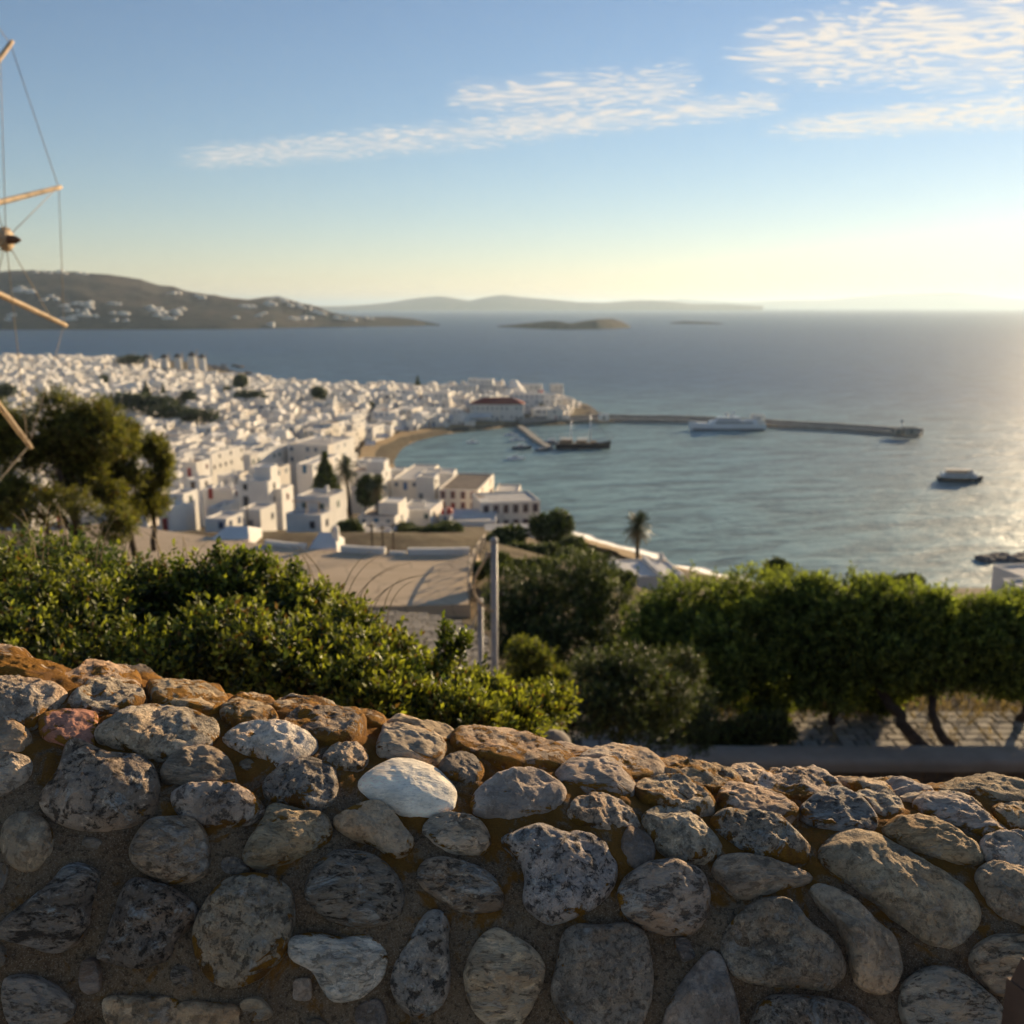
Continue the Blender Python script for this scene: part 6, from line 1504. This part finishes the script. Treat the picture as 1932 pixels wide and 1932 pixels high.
for i, (x, y) in enumerate(VX):
    ci = int(np.clip(round((x - cols_px[0]) / 5), 0, HG.shape[0] - 1)); prof_ = HG[ci]
    fw = prof_[:, 1] * math.cos(PITCH) - (prof_[:, 2] - CAM_Z) * math.sin(PITCH); up_ = prof_[:, 1] * math.sin(PITCH) + (prof_[:, 2] - CAM_Z) * math.cos(PITCH)
    yy_ = 966 - FPX * up_ / fw; j = int(np.argmin(np.abs(yy_[:33] - y - 1)))
    p = prof_[j]; o = link('hill_villa', vm[i % 4]); r = ray(x, y); o.location = (r[0] / r[1] * p[1], p[1], p[2] + .5); o.rotation_euler = (0, 0, random.uniform(-.5, .2)); s_ = random.uniform(.7, 1.25); o.scale = (s_ * random.uniform(.9, 1.5), s_, s_)
    if y < 518 or (y < 566 and 320 < x < 500): cl_, g_ = 'along the ridge of the headland', 'villas along the ridge of the headland'
    elif x > 480: cl_, g_ = ('on the crest of the low seaward end' if y < 585 else 'along the shore of the low seaward end'), 'villas at the seaward end of the headland'
    else:
        g_ = 'villas on the flank of the headland'
        if x < 115: cl_ = 'high on the left flank of the headland' if y < 570 else 'low on the left flank of the headland'
        elif x < 190: cl_ = 'in the ' + ('top' if y < 580 else 'second' if y < 592 else 'lowest') + ' row of the terraced hamlet'
        elif x < 260: cl_ = 'in the small middle hamlet of the headland'
        else: cl_ = 'in the hamlet right of the headland centre'
    o['category'] = 'villa'; o['group'] = g_; VCL.setdefault(cl_, []).append((x, o))
NTH = ['first', 'second', 'third', 'fourth', 'fifth', 'sixth', 'seventh', 'eighth', 'ninth', 'tenth', 'eleventh', 'twelfth', 'thirteenth', 'fourteenth', 'fifteenth', 'sixteenth', 'seventeenth', 'eighteenth']
for cl_, lst in VCL.items():
    for k, (_, o) in enumerate(sorted(lst, key=lambda q: q[0])): o['label'] = NTH[min(k, 17)] + ' white villa from the left ' + cl_

# ------------------------------------------------------------------ harbour: breakwater, jetty and boats
def quay(name, px, w, h, label, cat):
    P = [onz(x, y, 0.0) for x, y in px]; o = empty(name, P[0]); tag(o, label, cat); p0_ = P[0]
    vs, vt = [], []
    for i, p in enumerate(P):
        t = (P[min(i + 1, len(P) - 1)] - P[max(i - 1, 0)]).normalized(); n_ = Vector((-t.y, t.x, 0))
        if n_.y < 0: n_ = -n_
        q = p - p0_
        vs += [q + Vector((0, 0, -2)), q + Vector((0, 0, h)), q + n_ * w + Vector((0, 0, h)), q + n_ * w + Vector((0, 0, -2))]
        vt += [q + n_ * (w - 1.2) + Vector((0, 0, h)), q + n_ * (w - 1.2) + Vector((0, 0, h + 1.3)), q + n_ * (w + .2) + Vector((0, 0, h + 1.3)), q + n_ * (w + .2) + Vector((0, 0, -2))]
    def fs(): return [(i * 4 + j, (i + 1) * 4 + j, (i + 1) * 4 + j + 1, i * 4 + j + 1) for i in range(len(P) - 1) for j in range(3)] + [(0, 1, 2, 3), tuple((len(P) - 1) * 4 + k for k in (3, 2, 1, 0))]
    mb = MB(); mb.add(vs, fs()); mb.build('deck', M['quay'], o)
    if w > 5: mb = MB(); mb.add(vt, fs()); mb.build('sea_wall', M['quay'], o)
    return o
quay('breakwater', [(985, 803), (1060, 799), (1150, 797), (1300, 799), (1440, 806), (1560, 813), (1660, 820), (1735, 825)], 8, 1.9, 'long low stone breakwater closing the harbour', 'breakwater')
quay('jetty', [(975, 808), (988, 818), (1002, 830), (1016, 840), (1030, 849)], 3.2, 1.3, 'short jetty running out from the plain chapel', 'jetty')
# light and huts on the breakwater head
def hut(x, y, w, h, label, mat='quay'):
    p = onz(x, y, 1.9); o = empty('breakwater_hut', p); tag(o, label, 'hut', 'huts on the breakwater'); mb = MB(); mb.block((0, 4, 0), (w, 5, h), 0, .3, .25); mb.build('wall', M[mat], o)
    mb = MB(); mb.box((0, 1.47, h * .45), (1.1, .12, h * .6)); mb.build('door', M['glass'], o)
hut(1722, 821, 5.5, 3.2, 'stone hut at the end of the breakwater'); hut(1697, 820, 3.2, 2.4, 'smaller hut beside the breakwater light')
hut(1140, 794, 5, 3.0, 'white kiosk near the root of the breakwater', 'plaster'); hut(1432, 803, 5.5, 5.0, 'cream kiosk behind the stern of the white ship', 'plaster_cream')
p = onz(1705, 819, 1.9); o = empty('harbour_light', p); tag(o, 'slim harbour light on the breakwater head', 'light'); mb = MB(); mb.tube([(0, 3, 0), (0, 3, 5)], [.35, .22], 10); mb.build('mast', M['hull_white'], o)
mb = MB(); mb.lathe((0, 3, 5), [(.5, 0), (.5, .9), (.01, 1.4)], 10); mb.build('lantern', M['glass'], o)

def hull(mb, L, B, D, draft=.8, sheer=.35, bow=.28, stern=.75, mi=0, n=14):
    """ship's hull along +X, bow at +X"""
    secs = []
    for i in range(n):
        t = i / (n - 1); x = (t - .5) * L
        b = B / 2 * (min(1, stern + (1 - stern) * min(1, t / .3)) if t < .6 else max(.02, 1 - ((t - .6) / .4) ** 2.0))
        top = D + sheer * D * (2.2 * max(0, t - .45) ** 1.6 + .6 * max(0, .3 - t)); xo = bow * D * max(0, t - .75) * 4
        secs.append([(x, -b * .25, -draft), (x + xo * .4, -b * .85, -draft * .1), (x + xo, -b, top), (x + xo, b, top), (x + xo * .4, b * .85, -draft * .1), (x, b * .25, -draft)])
    vs = [p for s in secs for p in s]; fs = []
    for i in range(n - 1):
        for j in range(6): fs.append((i * 6 + j, (i + 1) * 6 + j, (i + 1) * 6 + (j + 1) % 6, i * 6 + (j + 1) % 6))
    fs += [tuple(range(6))[::-1], tuple((n - 1) * 6 + k for k in range(6))]
    mb.add(vs, fs, mi)
def boat_at(name, x0, x1, yb, label, cat, group=None, flip=False, rz=0.0):
    a, b = onz(x0, yb, 0), onz(x1, yb, 0); o = empty(name, (a + b) / 2, rz + (math.pi if flip else 0)); tag(o, label, cat, group); return o, (b - a).length
# two-masted wooden ship
o, L = boat_at('sailing_ship', 1048, 1150, 846, 'two-masted dark wooden sailing ship moored in the harbour', 'ship')
mb = MB(); hull(mb, L, L * .23, L * .085, 1.2, .9); mb.build('hull', M['hull_dark'], o)
mb = MB(); mb.box((-L * .02, 0, L * .095), (L * .86, L * .19, .12)); mb.build('deck', M['deck'], o)
for x, w, h in ((-.30, .22, .055), (-.02, .18, .045), (.2, .12, .035)):
    mb = MB(); mb.box((L * x, 0, L * (.1 + h / 2)), (L * w, L * .13, L * h)); mb.build('cabin', M['deck'], o)
for x, w in ((-.30, .24), (0, .2)):
    mb = MB(); mb.box((L * x, 0, L * .185), (L * w, L * .17, .1)); mb.build('awning', M['canvas'], o)
    for q in (-.45, .45): mb = MB(); mb.tube([(L * (x + w * q), L * .07, L * .09), (L * (x + w * q), L * .07, L * .185)], .05, 5); mb.build('stanchion', M['metal'], o)
for x, h in ((.14, .62), (-.22, .5)):
    mb = MB(); mb.tube([(L * x, 0, L * .08), (L * x, 0, L * h)], [.26, .16], 7); mb.build('mast', M['hull_white'], o)
    mb = MB(); mb.tube([(L * x, 0, L * .26), (L * (x - .24), 0, L * .25)], .11, 6); mb.build('boom', M['canvas'], o)
mb = MB()
for a, b in (((.14, .6), (.52, .17)), ((.14, .6), (-.22, .5)), ((-.22, .5), (-.5, .13))): mb.tube([(L * a[0], 0, L * a[1]), (L * b[0], 0, L * b[1])], .04, 4)
mb.build('rigging', M['rope'], o)
mb = MB(); mb.tube([(L * .46, 0, L * .16), (L * .58, 0, L * .20)], .09, 6); mb.build('bowsprit', M['deck'], o)
# smaller wooden boats
def caique(x0, x1, yb, label, mat='hull_dark', cab='hull_white', mast=True, flip=False, group='small boats round the jetty'):
    o, L = boat_at('small_boat', x0, x1, yb, label, 'boat', group, flip, random.uniform(-.12, .12)); mb = MB(); hull(mb, L, L * .32, L * .11, .5, .8); mb.build('hull', M[mat], o)
    mb = MB(); mb.box((-L * .05, 0, L * .17), (L * .34, L * .2, L * .14), taper=.88); mb.build('cabin', M[cab], o)
    mb = MB(); mb.box((-L * .02, 0, L * .19), (L * .26, L * .21, L * .05)); mb.build('window', M['glass'], o)
    if mast: mb = MB(); mb.tube([(L * .1, 0, L * .1), (L * .1, 0, L * .55)], .06, 5); mb.build('mast', M['hull_white'], o)
    return o
caique(1022, 1062, 838, 'wooden excursion boat behind the stern of the two-masted ship'); caique(966, 1002, 847, 'dark wooden boat alongside the jetty'); caique(957, 989, 867, 'white motor boat moored alone below the jetty', 'hull_white')
caique(881, 903, 836, 'small white boat alone in the inner harbour', 'hull_white'); caique(1010, 1034, 850, 'small dark boat at the tip of the jetty', mast=False); caique(952, 976, 822, 'white boat at the landward end of the jetty', 'hull_white', mast=False); caique(962, 988, 831, 'white boat in the middle of the jetty', 'hull_white')
caique(842, 860, 812, 'small boat drawn up on the sand of the harbour', 'hull_white', mast=False); caique(866, 884, 809, 'second small boat drawn up on the harbour sand', 'deck', mast=False)
# motor yacht at the breakwater
o, L = boat_at('motor_yacht', 1303, 1443, 811, 'large white motor yacht moored at the breakwater', 'yacht', None, True)
mb = MB(); hull(mb, L, L * .17, L * .07, 1.0, .75, .5, .9); mb.build('hull', M['hull_white'], o)
mb = MB(); mb.box((0, 0, .35), (L * .94, L * .155, .7), taper=1.0); mb.build('boot_stripe', M['hull_dark'], o)
mb = MB(); mb.box((-L * .07, 0, L * .10), (L * .66, L * .14, L * .055), taper=.93); mb.build('main_deck', M['hull_white'], o)
mb = MB(); mb.box((-L * .07, 0, L * .105), (L * .50, L * .1415, L * .022)); mb.build('window', M['glass'], o)
mb = MB(); mb.box((.0, 0, L * .148), (L * .34, L * .12, L * .045), taper=.86); mb.build('bridge_deck', M['hull_white'], o)
mb = MB(); mb.box((.01 * L, 0, L * .150), (L * .30, L * .119, L * .016)); mb.build('window', M['glass'], o)
mb = MB(); mb.tube([(-L * .04, 0, L * .16), (-L * .08, 0, L * .25)], [.7, .25], 7); mb.box((-L * .07, 0, L * .215), (.6, L * .09, .35)); mb.build('radar_mast', M['hull_white'], o)
mb = MB(); mb.lathe((.02 * L, 0, L * .185), [(1.1, 0), (1.2, .6), (.8, 1.3), (.01, 1.6)], 12); mb.build('radome', M['plaster_cream'], o)
mb = MB(); mb.box((-L * .43, 0, L * .10), (L * .10, L * .12, L * .07)); mb.build('stern_house', M['plaster_cream'], o)
# passenger boat under way
o, L = boat_at('passenger_boat', 1771, 1850, 908, 'grey passenger boat with open top deck crossing the bay', 'ferry', None, False, -.12)
mb = MB(); hull(mb, L, L * .28, L * .10, 1.0, .5, .3, .85); mb.build('hull', M['hull_dark'], o)
mb = MB(); mb.box((-L * .04, 0, L * .15), (L * .78, L * .25, L * .10), taper=.96); mb.build('saloon', M['hull_white'], o)
mb = MB(); mb.box((-L * .04, 0, L * .155), (L * .70, L * .2455, L * .035)); mb.build('window', M['glass'], o)
mb = MB(); mb.box((-L * .05, 0, L * .285), (L * .60, L * .24, .12)); mb.build('deck_awning', M['canvas'], o)
for q in np.linspace(-.33, .23, 6): mb = MB(); mb.tube([(L * q, -L * .11, L * .2), (L * q, -L * .11, L * .285)], .06, 5); mb.build('stanchion', M['metal'], o)
for q in np.linspace(-.3, .2, 7): mb = MB(); mb.box((L * q, 0, L * .215), (.5, L * .2, .9)); mb.build('bench', M['deck'], o)
mb = MB(); mb.box((L * .22, 0, L * .24), (L * .12, L * .16, L * .08), taper=.85); mb.build('wheelhouse', M['hull_white'], o)
# rocks
def rocks(name, px, r, label, n=14):
    mb = MB(); c0 = onz(*px[0], 0)
    for k in range(n):
        a, b = random.choice(px), random.choice(px); p = onz(a[0] + (b[0] - a[0]) * random.random(), a[1] + (b[1] - a[1]) * random.random(), 0) - c0; rr = r * random.uniform(.4, 1.1)
        bm = bmesh.new(); bmesh.ops.create_icosphere(bm, subdivisions=2, radius=rr)
        for v in bm.verts: v.co *= 1 + .35 * noise.noise(v.co * (1.3 / rr) + Vector((k, 0, 0))); v.co.z *= .5
        mb.add([v.co + p for v in bm.verts], [[v.index for v in f.verts] for f in bm.faces]); bm.free()
    o = mb.build(name, M['rock'], None, c0); tag(o, label, 'rocks', kind='stuff'); return o
rocks('shore_rocks', [(1855, 1058), (1890, 1052), (1932, 1050), (1975, 1056)], 2.6, 'dark flat rocks awash near the right edge', 26)
rocks('shore_rocks', [(1082, 762), (1110, 775), (1128, 790), (1095, 770)], 4.5, 'brown rocks round the tip of the point', 24)
rocks('shore_rocks', [(390, 690), (430, 700), (460, 708), (500, 720)], 4.5, 'rocks below the windmill mound', 26)

# ------------------------------------------------------------------ the windmill beside the viewer
SC = .68; hub = Vector((-15.721 * SC, 25.0 * SC, CAM_Z + 1.736 * SC)); yaw, tilt, R_, th0, dl = -.1344, -.0443, 8.479 * SC, -.8062, -math.pi / 6; NSP = 12
ax = Vector((math.cos(yaw) * math.cos(tilt), math.sin(yaw) * math.cos(tilt), math.sin(tilt))); e2 = ax.cross(Vector((0, 0, 1))).normalized(); e1 = e2.cross(ax)
base = Vector((hub.x - ax.x * 3.0, hub.y - ax.y * 3.0, 0)); base.z = lz(base.x, base.y)
wm = empty('windmill', base); tag(wm, 'windmill with bare wooden sail spars and ropes at the left edge', 'windmill')
mb = MB(); top = hub.z - base.z - 1.2
mb.lathe((0, 0, 0), [(2.6, -.5), (2.5, 0), (2.05, top), (1.9, top), (.01, top)], 32); mb.build('tower', M['plaster'], wm)
mb = MB(); mb.lathe((0, 0, top), [(2.3, 0), (2.15, .4), (1.3, 1.6), (.01, 2.5)], 24); mb.build('cap', M['thatch'], wm)
wheel = empty('sail_wheel'); wheel.parent = wm; wheel.location = hub - base
NL = 3.953 * SC; mb = MB(); mb.tube([-ax * 2.2, ax * .3], .19, 12); mb.build('shaft', M['wood'], wheel)
mb = MB(); mb.tube([ax * .2, ax * (NL - .35), ax * (NL - .1), ax * NL], [.10, .085, .07, .02], 10); mb.build('nose_pole', M['wood_dark'], wheel)
lash = ax * (NL - .26)
mb = MB(); mb.tube([lash - ax * .05, lash + ax * .05], .16, 14)
for k in range(12):
    a = k * math.pi / 6; mb.tube([lash, lash + (e1 * math.cos(a) + e2 * math.sin(a)) * .2], [.035, .03], 6)
mb.build('lashing', M['wood'], wheel)
mb = MB(); mb.tube([-ax * .2, ax * .12], .36, 14); mb.build('hub', M['wood'], wheel)
tips = []
for k in range(NSP):
    a = th0 + k * dl; dv = e1 * math.cos(a) + e2 * math.sin(a); tips.append(dv * R_)
    mb = MB(); mb.tube([dv * .2, dv * R_ * .5, dv * R_ * .97, dv * R_], [.075, .062, .050, .042], 10); mb.build('spar', M['wood'], wheel)
for k in range(NSP):
    mb = MB(); mb.tube([tips[k] * .985, tips[(k + 1) % NSP] * .985], .0085, 5); mb.build('rim_rope', M['rope'], wheel)
    mb = MB(); mb.tube([lash, tips[k] * (.97 if k % 2 else .9)], .0085, 5); mb.build('stay_rope', M['rope'], wheel)

# lit street lamp by the road's left end
lp = at(302, 942, 110); zb = lz(lp.x, lp.y); o = empty('street_lamp', (lp.x, lp.y, zb)); tag(o, 'lit white street lamp beside the tall tower house', 'street lamp')
mb = MB(); mb.tube([(0, 0, 0), (0, 0, lp.z - zb - .2)], [.07, .05], 8); mb.build('pole', M['metal'], o)
mb = MB(); mb.lathe((0, 0, lp.z - zb), [(.001, -.24), (.26, -.18), (.40, 0), (.26, .18), (.001, .24)], 12); mb.build('lamp_globe', M['lamp'], o)
# bare utility poles by the road edge
for i, (x, yt, yb, lab) in enumerate([(701, 985, 1040, 'leftmost of three bare dark poles on the road edge'), (721, 990, 1040, 'middle one of three bare dark poles on the road edge'), (741, 985, 1040, 'right one of three bare dark poles on the road edge'), (465, 940, 1000, 'thin dark pole in front of the white slope houses'), (823, 905, 955, 'dark pole beside the tall shaded white house')]):
    dd_ = (64, 64, 64, 150, 225)[i]; t = at(x, yt, dd_); zb = lz(t.x, dd_); o = empty('utility_pole', (t.x, t.y, zb)); tag(o, lab, 'pole', 'bare poles by the road and houses')
    mb = MB(); r_ = .07 if i < 3 else .13; mb.tube([(0, 0, 0), (0, 0, t.z - zb)], [r_, r_ * .7], 8); mb.build('shaft', M['bark'], o)
    mb = MB(); mb.box((0, 0, t.z - zb - .25), (.5 if i < 3 else 1.2, .06, .08)); mb.build('crossarm', M['bark'], o)
